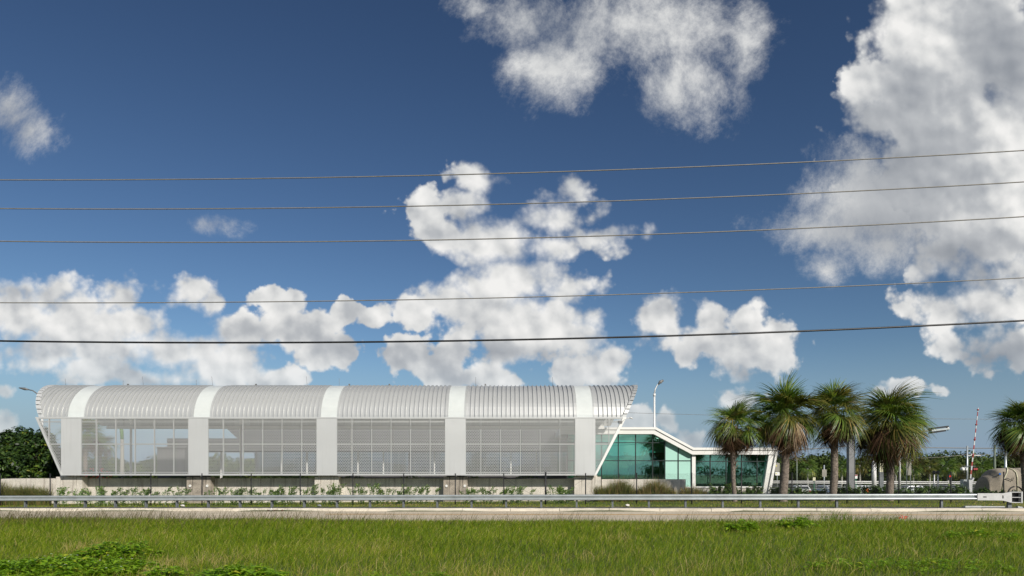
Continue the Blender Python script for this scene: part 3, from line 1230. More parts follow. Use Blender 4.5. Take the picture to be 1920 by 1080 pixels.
k = 0
s_ = S0 - 1.905 * 24 - .95
while s_ < S_END - .3:
    e_ = min(s_ + 3.81, S_END + .3)
    w_section(s_, e_ + .0)
    b = MB()   # splice bolts
    for zz in (.44, .50, .61, .67):
        for ds in (.06, .14):
            b.add([rp(s_ + ds - .012, .155, .40 + zz - .412), rp(s_ + ds + .012, .155, .40 + zz - .412), rp(s_ + ds + .012, .155, .40 + zz - .388), rp(s_ + ds - .012, .155, .40 + zz - .388)], [(0, 1, 2, 3)])
    s_ = e_
post_s = [S0 + 1.905 * i for i in range(-25, 15)]
post_s = [p for p in post_s if p < s_of_px(1640)] + [s_of_px(1766), s_of_px(1893)]
for p in post_s:
    z = plane_z(rp(p, 0).x)
    c = rp(p, -.06)
    d3, n3 = Vector((RD.x, RD.y, 0)), Vector((RN.x, RN.y, 0))
    for (da, db, na_, nb_) in ((-.05, .05, -.075, -.065), (-.05, .05, .065, .075), (-.004, .004, -.064, .064)):
        vs = []
        for zz in (-.3, .70):
            for (i, j) in ((da, na_), (db, na_), (db, nb_), (da, nb_)):
                vs.append(Vector((c.x, c.y, z)) + d3 * i + n3 * j + Vector((0, 0, zz)))
        b.add(vs, [(0, 3, 2, 1), (4, 5, 6, 7), (0, 1, 5, 4), (1, 2, 6, 5), (2, 3, 7, 6), (3, 0, 4, 7)])
    po = robj('post', b, M['galv_dark'])
    b = MB()
    vs = []
    for zz in (.42, .69):
        for (i, j) in ((-.05, .016), (.05, .016), (.05, .115), (-.05, .115)):
            vs.append(Vector((c.x, c.y, z)) + d3 * i + n3 * j + Vector((0, 0, zz)))
    b.add(vs, [(0, 3, 2, 1), (4, 5, 6, 7), (0, 1, 5, 4), (1, 2, 6, 5), (2, 3, 7, 6), (3, 0, 4, 7)])
    robj('block_out', b, M['galv_dark'], po)

# end terminal with impact head
term = empty('guardrail_terminal', tuple(rp(S_END, 0)))
tag(term, 'pale steel impact head bolted to the right end of the guardrail', 'guardrail terminal')


def tobj(name, quads, mats, parent=term):
    b = MB()
    for (s0, s1, t0, t1, z0_, z1_, z2, z3) in quads:      # height z0..z1 at s0 and z2..z3 at s1
        vs = [rp(s0, t0, z0_), rp(s1, t0, z2), rp(s1, t0, z3), rp(s0, t0, z1_), rp(s0, t1, z0_), rp(s1, t1, z2), rp(s1, t1, z3), rp(s0, t1, z1_)]
        b.add([Vector(v) - term.location for v in vs], [(0, 1, 2, 3), (7, 6, 5, 4), (0, 4, 5, 1), (1, 5, 6, 2), (2, 6, 7, 3), (3, 7, 4, 0)])
    return obj(name, b, mats, parent)


sa, sb, sc_, sd, se, sf = [s_of_px(x) for x in (1829, 1872, 1882, 1893, 1910, 1912.5)]
tobj('side_plate', [(sa, s_of_px(1839), .19, .11, .38, .73, .38, .73), (s_of_px(1846), s_of_px(1875), .19, .11, .38, .73, .37, .73),
                    (s_of_px(1839), s_of_px(1846), .19, .11, .57, .73, .57, .73), (s_of_px(1839), s_of_px(1846), .19, .11, .38, .52, .38, .52),
                    (s_of_px(1877.5), sd, .19, .11, .365, .73, .25, .80), (s_of_px(1875), s_of_px(1877.5), .19, .11, .365, .47, .36, .47), (s_of_px(1875), s_of_px(1877.5), .19, .11, .62, .73, .62, .73)], M['galv_light'])
tobj('impact_head', [(sd, se, .20, -.12, .25, .285, .25, .285), (sd, se, .20, -.12, .765, .80, .765, .80), (sd, se, .20, .04, .51, .54, .51, .54), (se, sf, .22, -.14, .24, .81, .24, .81)], M['galv_light'])
tobj('head_lining', [(sd, se, -.02, -.06, .285, .765, .285, .765)], M['dark_metal'])
tobj('inner_plate', [(s_of_px(1839), s_of_px(1878), .08, .02, .42, .70, .42, .70)], M['dark_metal'])
tobj('foot_strut', [(s_of_px(1806), s_of_px(1836), .2, .0, .02, .09, .02, .10), (s_of_px(1836), s_of_px(1880), .18, .04, .03, .08, .03, .08)], M['galv_light'])
tobj('anchor_foot', [(s_of_px(1903), s_of_px(1912), .25, .05, .0, .09, .0, .05)], M['galv_light'])
tobj('terminal_post', [(s_of_px(1889), s_of_px(1896), .05, -.1, -.1, .25, -.1, .25)], M['galv_dark'])

# ------------------------------------------------------------------ chain-link fence
fence = empty('chain_link_fence', (0, 41.0, 0))
tag(fence, 'black chain link fence with thin dark posts between guardrail and arched shed', 'fence')
fa, fb_ = Vector((PX(-160, 43.4), 43.4)), Vector((PX(2080, 39.0), 39.0))


def fence_pt(px):
    k = (px - 960) / F
    d_ = fb_ - fa
    t = (k * fa.y - fa.x) / (d_.x - k * d_.y)
    p = fa + d_ * t
    return Vector((p.x, p.y, 0))


FT = lambda p: PZ(889.5, p.y) if p.x < 0 else PZ(889.5 - p.x * .11, p.y)
posts = [-93, 0.5, 94, 187, 283, 378.7, 471, 563, 661.7, 757, 853.7, 944.6, 1023, 1098, 1193.7, 1297, 1390, 1485, 1588, 1685, 1783, 1882, 1981]
for px in posts:
    p = fence_pt(px)
    b = MB()
    thick = .055 if px == 1023 else .034
    top = FT(p) + (.10 if px == 1023 else .03)
    g0 = gz(p.x, p.y)
    b.tube([(p.x, p.y - 41, g0 - .2), (p.x, p.y - 41, top)], thick, 8)
    po = obj('post', b, M['dark_metal'], fence)
    b = MB()
    b.tube([(p.x, p.y - 41, top + .001), (p.x, p.y - 41, top + .03)], thick + .008, 8)
    obj('post_cap', b, M['dark_metal'], po)
for a, b0, zz in ((944.6, 1023, .26), (1023, 1098, .26)):
    p, q_ = fence_pt(a), fence_pt(b0)
    b = MB()
    b.tube([(p.x, p.y - 41, FT(p) - zz), (q_.x, q_.y - 41, FT(q_) - zz)], .022, 6)
    obj('brace_rail', b, M['dark_metal'], fence)
    b = MB()
    p1, q1 = (p, q_) if a < 1000 else (q_, p)
    b.tube([(p1.x, p1.y - 41, FT(p) - zz), (q1.x, q1.y - 41, .2)], .006, 4)
    obj('truss_rod', b, M['dark_metal'], fence)
# woven mesh as crossing wires
L = (fb_ - fa).length
dirf = (fb_ - fa).normalized()
step, hgt = .062, 1.78
n = int(L / step)
Vl, Fl = [], []
r = .0021
for sgn in (1, -1):
    for i in range(n):
        s0_ = i * step
        a_ = fa + dirf * s0_
        b0 = fa + dirf * (s0_ + sgn * hgt)
        ga, gb = .03, .03
        yoff = .004 * sgn - .04
        for (p, q_) in ((a_, b0),):
            z0_, z1_ = plane_z(p.x) + ga, plane_z(p.x) + ga + hgt
            o = len(Vl)
            Vl += [(p.x - r, p.y + yoff, z0_), (p.x + r, p.y + yoff, z0_), (q_.x + r, q_.y + yoff, z1_), (q_.x - r, q_.y + yoff, z1_),
                   (p.x, p.y + yoff + 2 * r, z0_), (q_.x, q_.y + yoff + 2 * r, z1_)]
            Fl += [(o, o + 1, o + 2, o + 3), (o + 1, o + 4, o + 5, o + 2), (o + 4, o, o + 3, o + 5)]
me = np_mesh('chain_link_mesh', np.array(Vl) - np.array([0, 41, 0]), np.array(Fl), M['dark_metal'])
tag(link('chain_link_mesh', me, fence), kind='stuff')

# ------------------------------------------------------------------ overhead cables
YL = 17.0


def cable(name, pts, rad, mat, label, group=None, Y=YL, n=40):
    x = [p[0] for p in pts]
    A = np.polyfit(x, [p[1] for p in pts], 2)
    line = []
    for i in range(n + 1):
        px = -900 + 3700 * i / n
        line.append(P(px, float(np.polyval(A, px)), Y))
    b = MB()
    b.tube(line, rad, 6)
    o = obj(name, b, mat)
    tag(o, label, 'cable', group)
    return o


cable('overhead_cable', [(0, 337.5), (500, 334), (960, 325), (1400, 309), (1920, 282)], .0135, M['cable_grey'], 'topmost grey overhead cable of the five crossing the sky', 'overhead cables crossing the sky')
cable('overhead_cable', [(0, 391.5), (500, 389), (960, 384), (1400, 367), (1920, 341)], .0135, M['cable_grey'], 'second grey overhead cable from the top crossing the sky', 'overhead cables crossing the sky')
cable('overhead_cable', [(0, 452.5), (500, 453.5), (960, 447), (1400, 433), (1920, 406)], .014, M['cable_grey'], 'third grey overhead cable from the top crossing the sky', 'overhead cables crossing the sky')
cable('overhead_cable', [(0, 567.5), (500, 566), (960, 558), (1400, 544), (1920, 521)], .0125, M['cable_grey'], 'thin grey overhead cable just above the thick black one', 'overhead cables crossing the sky')
cable('overhead_cable', [(0, 639), (480, 643), (960, 637.5), (1400, 624), (1920, 601.5)], .024, M['cable_black'], 'thick black overhead cable lowest of the five above the arched shed', 'overhead cables crossing the sky')


def wire(pa, pb, Y, sag, rad, label, mat='cable_grey'):
    b = MB()
    pts = []
    for i in range(17):
        t = i / 16
        pts.append(P(pa[0] + (pb[0] - pa[0]) * t, pa[1] + (pb[1] - pa[1]) * t + sag * 4 * t * (1 - t), Y))
    b.tube(pts, rad, 5)
    tag(obj('distant_wire', b, M[mat]), label, 'wire', 'thin wires beyond the palms')


wire((1440, 844), (1590, 836), 75, 2, .05, 'thin wire between palm trunks ending at the grey steel column')
wire((1600, 838), (2100, 843), 95, 0, .06, 'thick distant wire passing just above the treeline')
wire((1640, 858), (1815, 852), 90, 4, .03, 'faint wire running left from the crossing signal mast')
wire((1815, 853), (2050, 836), 90, 4, .025, 'faint wire running right from the crossing signal mast')
wire((1150, 773), (2050, 786), 120, 4, .03, 'faint high wire in the sky behind the palms')


# ------------------------------------------------------------------ palms
def frond_mb(rg, nl=30, spread=78, plen=.62, flen=1.08, droop=.35, narrow=.056, dead=False, costa=.3):
    b = MB()
    b.tint = rg.uniform(.2, .8)
    # petiole, arching
    pts = [(plen * t, 0, -.10 * droop * t * t * plen) for t in (0, .5, 1)]
    w = .018
    vs = []
    for (x, y, z) in pts:
        vs += [(x, -w, z), (x, w, z), (x, 0, z - .02)]
    b.add(vs, [(0, 1, 4, 3), (3, 4, 7, 6), (1, 2, 5, 4), (4, 5, 8, 7), (2, 0, 3, 5), (5, 3, 6, 8)])
    hx, hz_ = pts[-1][0], pts[-1][2]
    for i in range(nl):
        f = i / (nl - 1)
        ang = R(-spread + 2 * spread * f + rg.uniform(-2.5, 2.5))
        L_ = flen * (.70 + .30 * math.cos(ang * .9)) * rg.uniform(.88, 1.08)
        cx = costa * max(0, math.cos(ang)) * .5
        base = Vector((hx + cx * .8, 0, hz_ - cx * cx * .3))
        dx, dy = math.cos(ang), math.sin(ang)
        b.tint = min(1, max(0, (rg.gauss(dead, .16) if dead else rg.gauss(.5, .2))))
        segs = 4
        vs, fs = [], []
        px_, py_ = -dy, dx
        k1 = droop * rg.uniform(.7, 1.5)
        for s in range(segs + 1):
            t = s / segs
            wd = narrow * (.35 + 1.0 * t) if t < .4 else narrow * .75 * (1 - (t - .4) / .62) + .004
            r_ = L_ * t
            z = -k1 * r_ * r_ / flen + .10 * (abs(ang) / 1.4) * r_
            rr = r_ * (1 - .18 * k1 * t * t)
            c = base + Vector((dx * rr, dy * rr, z))
            vs += [c + Vector((px_ * wd / 2, py_ * wd / 2, .25 * wd)), c - Vector((px_ * wd / 2, py_ * wd / 2, -.25 * wd))]
        for s in range(segs):
            fs.append((2 * s, 2 * s + 1, 2 * s + 3, 2 * s + 2))
        b.add(vs, fs)
    return b


fr_rng = random.Random(3)
fronds_green = [frond_mb(fr_rng, droop=d_, spread=s_).mesh('frond', M['green_frond']) for d_, s_ in ((.35, 80), (.55, 72), (.8, 66), (.45, 85), (.95, 60))]
fronds_olive = [frond_mb(fr_rng, droop=d_, spread=s_).mesh('frond', M['olive_frond']) for d_, s_ in ((.4, 78), (.7, 70), (.9, 62))]
fronds_dead = [frond_mb(fr_rng, nl=20, droop=d_, spread=s_, narrow=.05, dead=k_, flen=.85, plen=.62).mesh('dead_frond', M['dead_frond'])
               for d_, s_, k_ in ((1.2, 34, .12), (1.0, 26, .45), (1.5, 45, .25), (1.3, 50, .8), (1.6, 30, .10), (.9, 40, .6))]


def basis(az, el, roll):
    return Euler((0, 0, az)).to_matrix() @ Euler((0, -el, 0)).to_matrix() @ Euler((roll, 0, 0)).to_matrix()


def trunk_mb(pts, radii, seed, rough=.06, n=14, rings=46):
    rg = random.Random(seed)
    b = MB()
    P_ = [Vector(p) for p in pts]
    rings = int(rings * 1.6)
    vs, fs = [], []
    for i in range(rings + 1):
        t = i / rings
        f = t * (len(P_) - 1)
        k = min(int(f), len(P_) - 2)
        u = f - k
        c = P_[k].lerp(P_[k + 1], u)
        r_ = radii[k] * (1 - u) + radii[k + 1] * u
        rr = r_ * (1 + rough * (1 if i % 2 else -1) * rg.uniform(.3, 1))
        for q in range(n):
            a = 2 * math.pi * q / n
            x = rr * (1 + rg.uniform(-rough, rough) * .8)
            vs.append(c + Vector((math.cos(a) * x, math.sin(a) * x, 0)))
    for i in range(rings):
        for q in range(n):
            q2 = (q + 1) % n
            fs.append((i * n + q, i * n + q2, (i + 1) * n + q2, (i + 1) * n + q))
    b.add(vs, fs, 0, True)
    b.add([vs[-n + q] for q in range(n)], [tuple(range(n))])
    return b


def palm(px, Y, crown_px, crown_py, R_, trunk_w, label, seed, ng=44, nd=24, olive=.2, boots=False, group='sabal palms by the fence', topw=None, el_lo=-30, dead_scale=1.0, dead_bias=None, base_py=None, visible_trunk=True):
    rg = random.Random(seed)
    bx, by = PX(px, Y), Y
    bz = gz(bx, by)
    root = empty('palm_tree', (bx, by, bz))
    tag(root, label, 'palm tree', group)
    cx, cz = PX(crown_px, Y) - bx, PZ(crown_py, Y) - bz
    r0 = trunk_w / F * Y / 2
    r1 = (topw or trunk_w * .85) / F * Y / 2
    bow = rg.uniform(-.12, .12)
    pts = [(0, 0, -.15), (.02, 0, cz * .05), (cx * .2 + bow, 0, cz * .3), (cx * .55 + bow, rg.uniform(-.1, .1), cz * .65), (cx, 0, cz * .97)]
    obj('trunk', trunk_mb(pts, [r0 * 1.25, r0 * 1.08, r0, (r0 + r1) / 2, r1 * .9], seed), M['palm_bark'], root)
    if boots:
        for k in range(34):
            z = cz * (.42 + .52 * k / 34)
            a = k * 2.4
            t_ = z / cz
            ox = cx * t_
            b = MB()
            rr = r0 * 1.0
            d_ = Vector((math.cos(a), math.sin(a), 0))
            s_ = Vector((-d_.y, d_.x, 0)) * .045
            p0 = Vector((ox, 0, z)) + d_ * rr * .7
            p1 = p0 + d_ * rg.uniform(.10, .2) + Vector((0, 0, rg.uniform(.18, .32)))
            th = d_ * .03
            b.add([p0 - s_, p0 + s_, p1 + s_ * .6, p1 - s_ * .6, p0 - s_ - th, p0 + s_ - th, p1 + s_ * .6 - th, p1 - s_ * .6 - th],
                  [(0, 1, 2, 3), (7, 6, 5, 4), (0, 4, 5, 1), (1, 5, 6, 2), (2, 6, 7, 3), (3, 7, 4, 0)])
            obj('leaf_boot', b, M['boot'], root)
    sc0 = R_ / 1.75
    for k in range(ng):
        f = (k + .5) / ng
        az = k * 2.39996 + rg.uniform(-.5, .5)
        el = R(88 + (el_lo - 88) * f ** .8 + rg.uniform(-14, 14))
        pool = fronds_olive if rg.random() < olive else fronds_green
        me_ = pool[min(len(pool) - 1, int(rg.random() * len(pool)))]
        o = link('frond', me_, root)
        s_ = sc0 * rg.uniform(.62, 1.16) * (1 + .13 * math.sin(az * 2 + seed))
        Mx = basis(az, el, R(rg.uniform(-35, 35))).to_4x4()
        off = Vector((cx, 0, cz)) + Vector((math.cos(az), math.sin(az), 0)) * r1 * .7 + Vector((0, 0, -.25 * f))
        o.matrix_local = Matrix.Translation(off) @ Mx @ Matrix.Scale(s_, 4)
    for k in range(16):
        az, el = k * 2.4 + 1.1, R(rg.uniform(35, 88))
        o = link('frond', fronds_green[k % 2], root)
        o.matrix_local = Matrix.Translation((cx, 0, cz - .1)) @ basis(az, el, R(rg.uniform(-60, 60))).to_4x4() @ Matrix.Scale(sc0 * rg.uniform(.5, .75), 4)
    for k in range(nd):
        az = k * 2.39996 + 1 + rg.uniform(-.4, .4)
        if dead_bias is not None:
            az = dead_bias + (az % (2 * math.pi) - math.pi) * .62
        el = R(rg.choice((rg.uniform(-74, -40), rg.uniform(-48, -8))))
        me_ = fronds_dead[int(rg.random() * 6) % 6]
        o = link('dead_frond', me_, root)
        s_ = sc0 * rg.uniform(.7, 1.15) * dead_scale
        Mx = basis(az, el, R(rg.uniform(-60, 60))).to_4x4()
        off = Vector((cx, 0, cz - .30)) + Vector((math.cos(az), math.sin(az), 0)) * r1
        o.matrix_local = Matrix.Translation(off) @ Mx @ Matrix.Scale(s_, 4)
    return root


palm(1377, 43.5, 1377, 794, 1.85, 8, 'shortest sabal palm with orange-brown skirt in front of the glass pavilion', 21, 46, 46, .3, True, topw=13)
palm(1467, 43.2, 1472, 776, 2.32, 15, 'tall sabal palm just right of the pavilion end with drooping green crown', 22, 66, 46, .25, topw=11)
palm(1561, 43.6, 1564, 768, 2.1, 13, 'slender olive-crowned sabal palm left of the grey steel column', 23, 60, 36, .65, topw=11, dead_bias=0.0)
palm(1667, 43.4, 1672, 787, 2.55, 13, 'widest sabal palm with shaggy brown skirt right of the grey steel column', 24, 76, 62, .3, topw=11, el_lo=-45)
palm(1925, 43.0, 1918, 790, 2.05, 13, 'sabal palm with its trunk cut off by the right edge of the photo', 25, 60, 40, .2, topw=11)
# palms seen through the first bay
palm(163, 62, 163, 812, 2.0, 8, 'palm with broad crown seen through the leftmost panels of the screen', 31, 34, 14, .2, group='palms behind the arched shed')
palm(190, 66, 190, 832, 1.3, 6, 'small palm with thin trunk seen through the second screen panel', 32, 26, 10, .4, group='palms behind the arched shed')
rp_ = empty('royal_palm', (PX(229, 60), 60, 0))
tag(rp_, 'pale smooth-trunked palm with green shaft seen through the third screen panel', 'palm tree')
obj('trunk', trunk_mb([(0, 0, -.2), (0, 0, 2), (0, 0, PZ(822, 60))], [.2, .17, .13], 5, .02), M['pale_trunk'], rp_)
b = MB()
b.tube([(0, 0, PZ(822, 60) - .1), (-.06, 0, PZ(805, 60)), (-.25, 0, PZ(788, 60))], [.14, .15, .07], 10)
obj('crownshaft', b, M['crownshaft'], rp_)
for k in range(11):
    rg = random.Random(50 + k)
    b = MB()
    b.tint = .5
    az = k * 2.4
    L_ = 2.6
    for i in range(26):
        t = (i + 1) / 26
        x = L_ * t * .8
        z = 1.0 * t * (1.1 - 1.5 * t)
        for sg in (-1, 1):
            b.tint = rg.uniform(.2, .8)
            l_ = .55 * math.sin(math.pi * min(1, t * .9 + .1)) + .1
            b.add([(x, 0, z), (x + .06, 0, z), (x + .12, sg * l_, z - .25 * l_ - .1)], [(0, 1, 2)])
    b.tube([(0, 0, 0), (L_ * .4, 0, .17), (L_ * .8, 0, -.4)], [.03, .02, .008], 4)
    o = obj('frond', b, M['green_frond'], rp_)
    o.location = (-.25, 0, PZ(789, 60))
    o.rotation_euler = (0, -R(rg.uniform(0, 50)), az)


# ------------------------------------------------------------------ leafy masses
def leaf_quads(C, Nrm, size, rs, aspect=.55, jitter=.7):
    """one folded leaf (two triangles as a quad) per centre"""
    n = len(C)
    d = Nrm + rs.normal(0, jitter, (n, 3))
    d /= np.linalg.norm(d, axis=1, keepdims=True)
    a = rs.normal(0, 1, (n, 3))
    t1 = np.cross(d, a)
    t1 /= np.linalg.norm(t1, axis=1, keepdims=True)
    t2 = np.cross(d, t1)
    s = size * rs.uniform(.6, 1.25, (n, 1)) if np.isscalar(size) else size[:, None] * rs.uniform(.6, 1.25, (n, 1))
    droop = d * s * .15
    V = np.stack([C - t1 * s, C - t2 * s * aspect + droop, C + t1 * s, C + t2 * s * aspect + droop], 1).reshape(-1, 3)
    Fq = np.arange(4 * n).reshape(n, 4)
    return V, Fq


def crown_points(lobes, n, rs, shell=.65):
    """points spread through ellipsoid lobes, more of them near each lobe's skin"""
    lobes = np.array(lobes, float)
    w = (lobes[:, 3] * lobes[:, 4] + lobes[:, 4] * lobes[:, 5])
    idx = rs.choice(len(lobes), n, p=w / w.sum())
    d = rs.normal(0, 1, (n, 3))
    d /= np.linalg.norm(d, axis=1, keepdims=True)
    r_ = shell + (1.08 - shell) * rs.random((n, 1)) ** .6
    # lumpy skin
    r_ *= 1 + .16 * np.sin(d[:, :1] * 7 + idx[:, None]) * np.cos(d[:, 2:3] * 6 + idx[:, None] * 2)
    C = lobes[idx, :3] + d * r_ * lobes[idx, 3:6]
    return C, d, idx


def make_lobes(cx, cy, cz, rx, ry, rz, n, rs, sub=.42):
    out = []
    for _ in range(n):
        d = rs.normal(0, 1, 3)
        d /= np.linalg.norm(d)
        k = rs.uniform(.35, .8)
        s = rs.uniform(.75, 1.25) * sub
        out.append((cx + d[0] * rx * k, cy + d[1] * ry * k, cz + d[2] * rz * k, rx * s, ry * s, rz * s))
    return out


def limb_mesh(base, tips, r0, rg):
    b = MB()
    base = Vector(base)
    fork = base + Vector((0, 0, 1)) * (Vector(tips[0]).z - base.z) * .4
    b.tube([base, base.lerp(fork, .5) + Vector((.05, 0, 0)), fork], [r0 * 1.2, r0, r0 * .8], 9)
    for t in tips:
        t = Vector(t)
        mid = fork.lerp(t, .5) + Vector((rg.uniform(-.2, .2), rg.uniform(-.2, .2), .15))
        b.tube([fork, mid, t], [r0 * .5, r0 * .3, r0 * .1], 6)
    return b


def broad_tree(px, Y, top_py, rx_px, label, seed, nleaf=9000, leaf=.16, group='dark trees left of the shed', crown_low=.35, tint=(.42, .2), mat='tree_leaf', yellow=.004, name='broadleaf_tree'):
    rs = np.random.default_rng(seed)
    x, z0_ = PX(px, Y), gz(PX(px, Y), Y)
    H = PZ(top_py, Y) - z0_
    rx = rx_px / F * Y
    root = empty(name, (x, Y, z0_))
    tag(root, label, 'tree', group)
    cz = H * (1 + crown_low) / 2
    rz = H * (1 - crown_low) / 2
    lobes = make_lobes(0, 0, cz, rx * 1.08, rx * .95, rz * 1.12, 60, rs, .21)
    tips = [(l[0], l[1], l[2]) for l in lobes]
    obj('trunk', limb_mesh((0, 0, -.1), tips, .18, random.Random(seed)), M['tree_bark'], root)
    C, d, idx = crown_points(lobes, nleaf, rs, .75)
    V, Fq = leaf_quads(C, d + np.array([0, 0, .9]), leaf, rs, .5, .45)
    tn = np.clip(rs.normal(tint[0], tint[1], nleaf), 0, .9)
    tn += (rs.random(len(lobes)) * .3 - .15)[idx]
    tn[rs.random(nleaf) < yellow] = 1
    link('crown', np_mesh('crown', V, Fq, M[mat], np.repeat(np.clip(tn, 0, 1), 4)), root)
    return root


broad_tree(20, 57, 803, 62, 'dark dense broadleaf tree at the left edge of the photo', 61, 11000, .17, crown_low=.12)
broad_tree(72, 55, 797, 44, 'dark umbrella-leaved tree touching the slanted left end of the shed', 62, 9000, .17, crown_low=.12)
broad_tree(105, 60, 838, 40, 'low dark tree beneath the slanted left end of the shed', 63, 6000, .16, crown_low=.05)
broad_tree(-50, 58, 812, 50, 'dark tree beyond the left edge of the photo', 64, 5000, .18, crown_low=.12)

# far wood: one mass around the horizon, with extra behind the viewer for the windows to mirror
rs = np.random.default_rng(77)
LB = []
for i in range(165):
    Y = rs.uniform(112, 150)
    px = rs.uniform(-350, 2300)
    if 480 < px < 1150 and rs.random() < .5:
        continue
    x = PX(px, Y)
    top = rs.uniform(848, 866) - (3 if px > 1700 else 0)
    H = PZ(top, Y)
    rx = rs.uniform(3.0, 5.5)
    zc = H * .52
    LB += make_lobes(x, Y, zc, rx, rx, H * .52, 7, rs, .5)
C, d, idx = crown_points(LB, 175000, rs, .7)
V1, F1 = leaf_quads(C, d + np.array([0, 0, .4]), .27, rs, .7)
t1_ = np.clip(rs.normal(.42, .17, len(C)) + (rs.random(len(LB)) * .5 - .25)[idx], 0, 1)
LB2 = []
for i in range(60):
    x = rs.uniform(-150, 190)
    H = rs.uniform(4.5, 7)
    LB2 += make_lobes(x, -120 + rs.uniform(-8, 8), H * .5, 6, 5, H * .5, 5, rs, .5)
C2, d2, idx2 = crown_points(LB2, 22000, rs, .7)
V2, F2 = leaf_quads(C2, d2, .35, rs, .7)
me = np_mesh('woodland', np.vstack([V1, V2]), np.vstack([F1, F2 + len(V1)]), M['wood_leaf'], np.repeat(np.concatenate([t1_, np.clip(rs.normal(.4, .2, len(C2)), 0, 1)]), 4))
tag(link('woodland', me), 'distant line of mixed green woodland along the horizon', 'woodland', kind='stuff')
# dark understorey
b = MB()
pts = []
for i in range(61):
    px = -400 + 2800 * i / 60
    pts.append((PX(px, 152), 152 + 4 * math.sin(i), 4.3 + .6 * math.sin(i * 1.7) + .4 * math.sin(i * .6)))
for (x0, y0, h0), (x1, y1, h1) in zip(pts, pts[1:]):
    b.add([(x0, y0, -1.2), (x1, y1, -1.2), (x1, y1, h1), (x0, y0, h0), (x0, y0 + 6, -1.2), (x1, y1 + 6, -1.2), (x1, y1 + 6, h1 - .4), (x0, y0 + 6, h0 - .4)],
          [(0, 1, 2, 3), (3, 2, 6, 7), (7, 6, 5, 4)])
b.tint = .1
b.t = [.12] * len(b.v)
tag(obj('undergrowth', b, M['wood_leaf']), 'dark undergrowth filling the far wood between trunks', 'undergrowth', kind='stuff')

# little palms in front of the far wood
small_palms = [(1514, 878, 'left of the sign backs'), (1578, 876, 'just right of the third palm trunk'), (1612, 872, 'right of the steel column'), (1679, 873, 'right of the widest palm trunk'),
               (1712, 880, 'behind the tall sign panels'), (1743, 875, 'left of the white bollards'), (1777, 877, 'above the red signal'), (1842, 878, 'left of the tarpaulins'), (1808, 884, 'behind the crossing mast')]
fan_small = [frond_mb(random.Random(90 + i), nl=12, droop=.7, spread=70, narrow=.12).mesh('frond', M['green_frond']) for i in range(2)]
for i, (px, cy, wh) in enumerate(small_palms):
    Y = 96 + (i % 3) * 3
    x = PX(px, Y)
    g0 = gz(x, Y)
    e = empty('small_palm', (x, Y, g0))
    tag(e, 'small distant palm before the wood, ' + wh, 'palm tree', 'small palms before the far wood')
    cz = PZ(cy, Y) - g0
    b = MB()
    b.tube([(0, 0, -.1), (.03, 0, cz * .5), (0, 0, cz)], [.17, .14, .12], 7)
    obj('trunk', b, M['pale_trunk'], e)
    rg = random.Random(i)
    cb = MB()
    for k in range(22):
        az, el = k * 2.4, R(80 - 130 * (k + .5) / 22)
        Mx = Matrix.Translation((0, 0, cz)) @ basis(az, el, R(rg.uniform(-30, 30))).to_4x4() @ Matrix.Scale(1.0, 4)
        src = fan_small[k % 2]
        o = len(cb.v)
        cb.v += [tuple(Mx @ v.co) for v in src.vertices]
        cb.t += [d_.value * (.7 if k < 16 else 1.25) for d_ in src.attributes['tint'].data]
        cb.f += [tuple(o + q for q in p.vertices) for p in src.polygons]
        cb.mi += [0] * len(src.polygons)
        cb.sm += [False] * len(src.polygons)
    obj('crown', cb, M['olive_frond'] if i % 3 == 2 else M['green_frond'], e)


# ------------------------------------------------------------------ shrubs, ornamental grass and creepers by the fence
def blade_np(base, direc, length, width, bend, rs, segs=3):
    """bent blades: base (n,3), direc (n,2) horizontal lean, returns V,F"""
    n = len(base)
    rows = []
    ang = rs.uniform(0, 2 * np.pi, n)
    side = np.stack([np.cos(ang), np.sin(ang), np.zeros(n)], 1)
    for s in range(segs + 1):
        t = s / segs
        c = base.copy()
        c[:, :2] += direc * (length * (t ** 1.8) * bend)[:, None]
        c[:, 2] += length * t * (1 - .35 * bend * t)
        w = (width * (1 - t) ** .7 * .5)[:, None]
        if s == segs:
            rows.append(c)
        else:
            rows.append(c - side * w)
            rows.append(c + side * w)
    V = np.stack(rows, 1)
    k = V.shape[1]
    o = (np.arange(n) * k)[:, None]
    quads = []
    for s in range(segs - 1):
        quads.append(np.concatenate([o + 2 * s, o + 2 * s + 1, o + 2 * s + 3, o + 2 * s + 2], 1))
    last = np.concatenate([o + 2 * (segs - 1), o + 2 * (segs - 1) + 1, o + k - 1, o + k - 1], 1)
    return V.reshape(-1, 3), np.concatenate(quads, 0), last[:, :3], k


def mesh_mixed(name, V, quads, tris, mat, tint):
    me = bpy.data.meshes.new(name)
    me.vertices.add(len(V))
    me.vertices.foreach_set('co', V.astype(np.float32).ravel())
    nq, nt = len(quads), len(tris)
    me.loops.add(nq * 4 + nt * 3)
    me.loops.foreach_set('vertex_index', np.concatenate([quads.ravel(), tris.ravel()]).astype(np.int32))
    me.polygons.add(nq + nt)
    me.polygons.foreach_set('loop_start', np.concatenate([np.arange(nq) * 4, nq * 4 + np.arange(nt) * 3]).astype(np.int32))
    me.update(calc_edges=True)
    me.materials.append(mat)
    a = me.attributes.new('tint', 'FLOAT', 'POINT')
    a.data.foreach_set('value', tint.astype(np.float32))
    return me


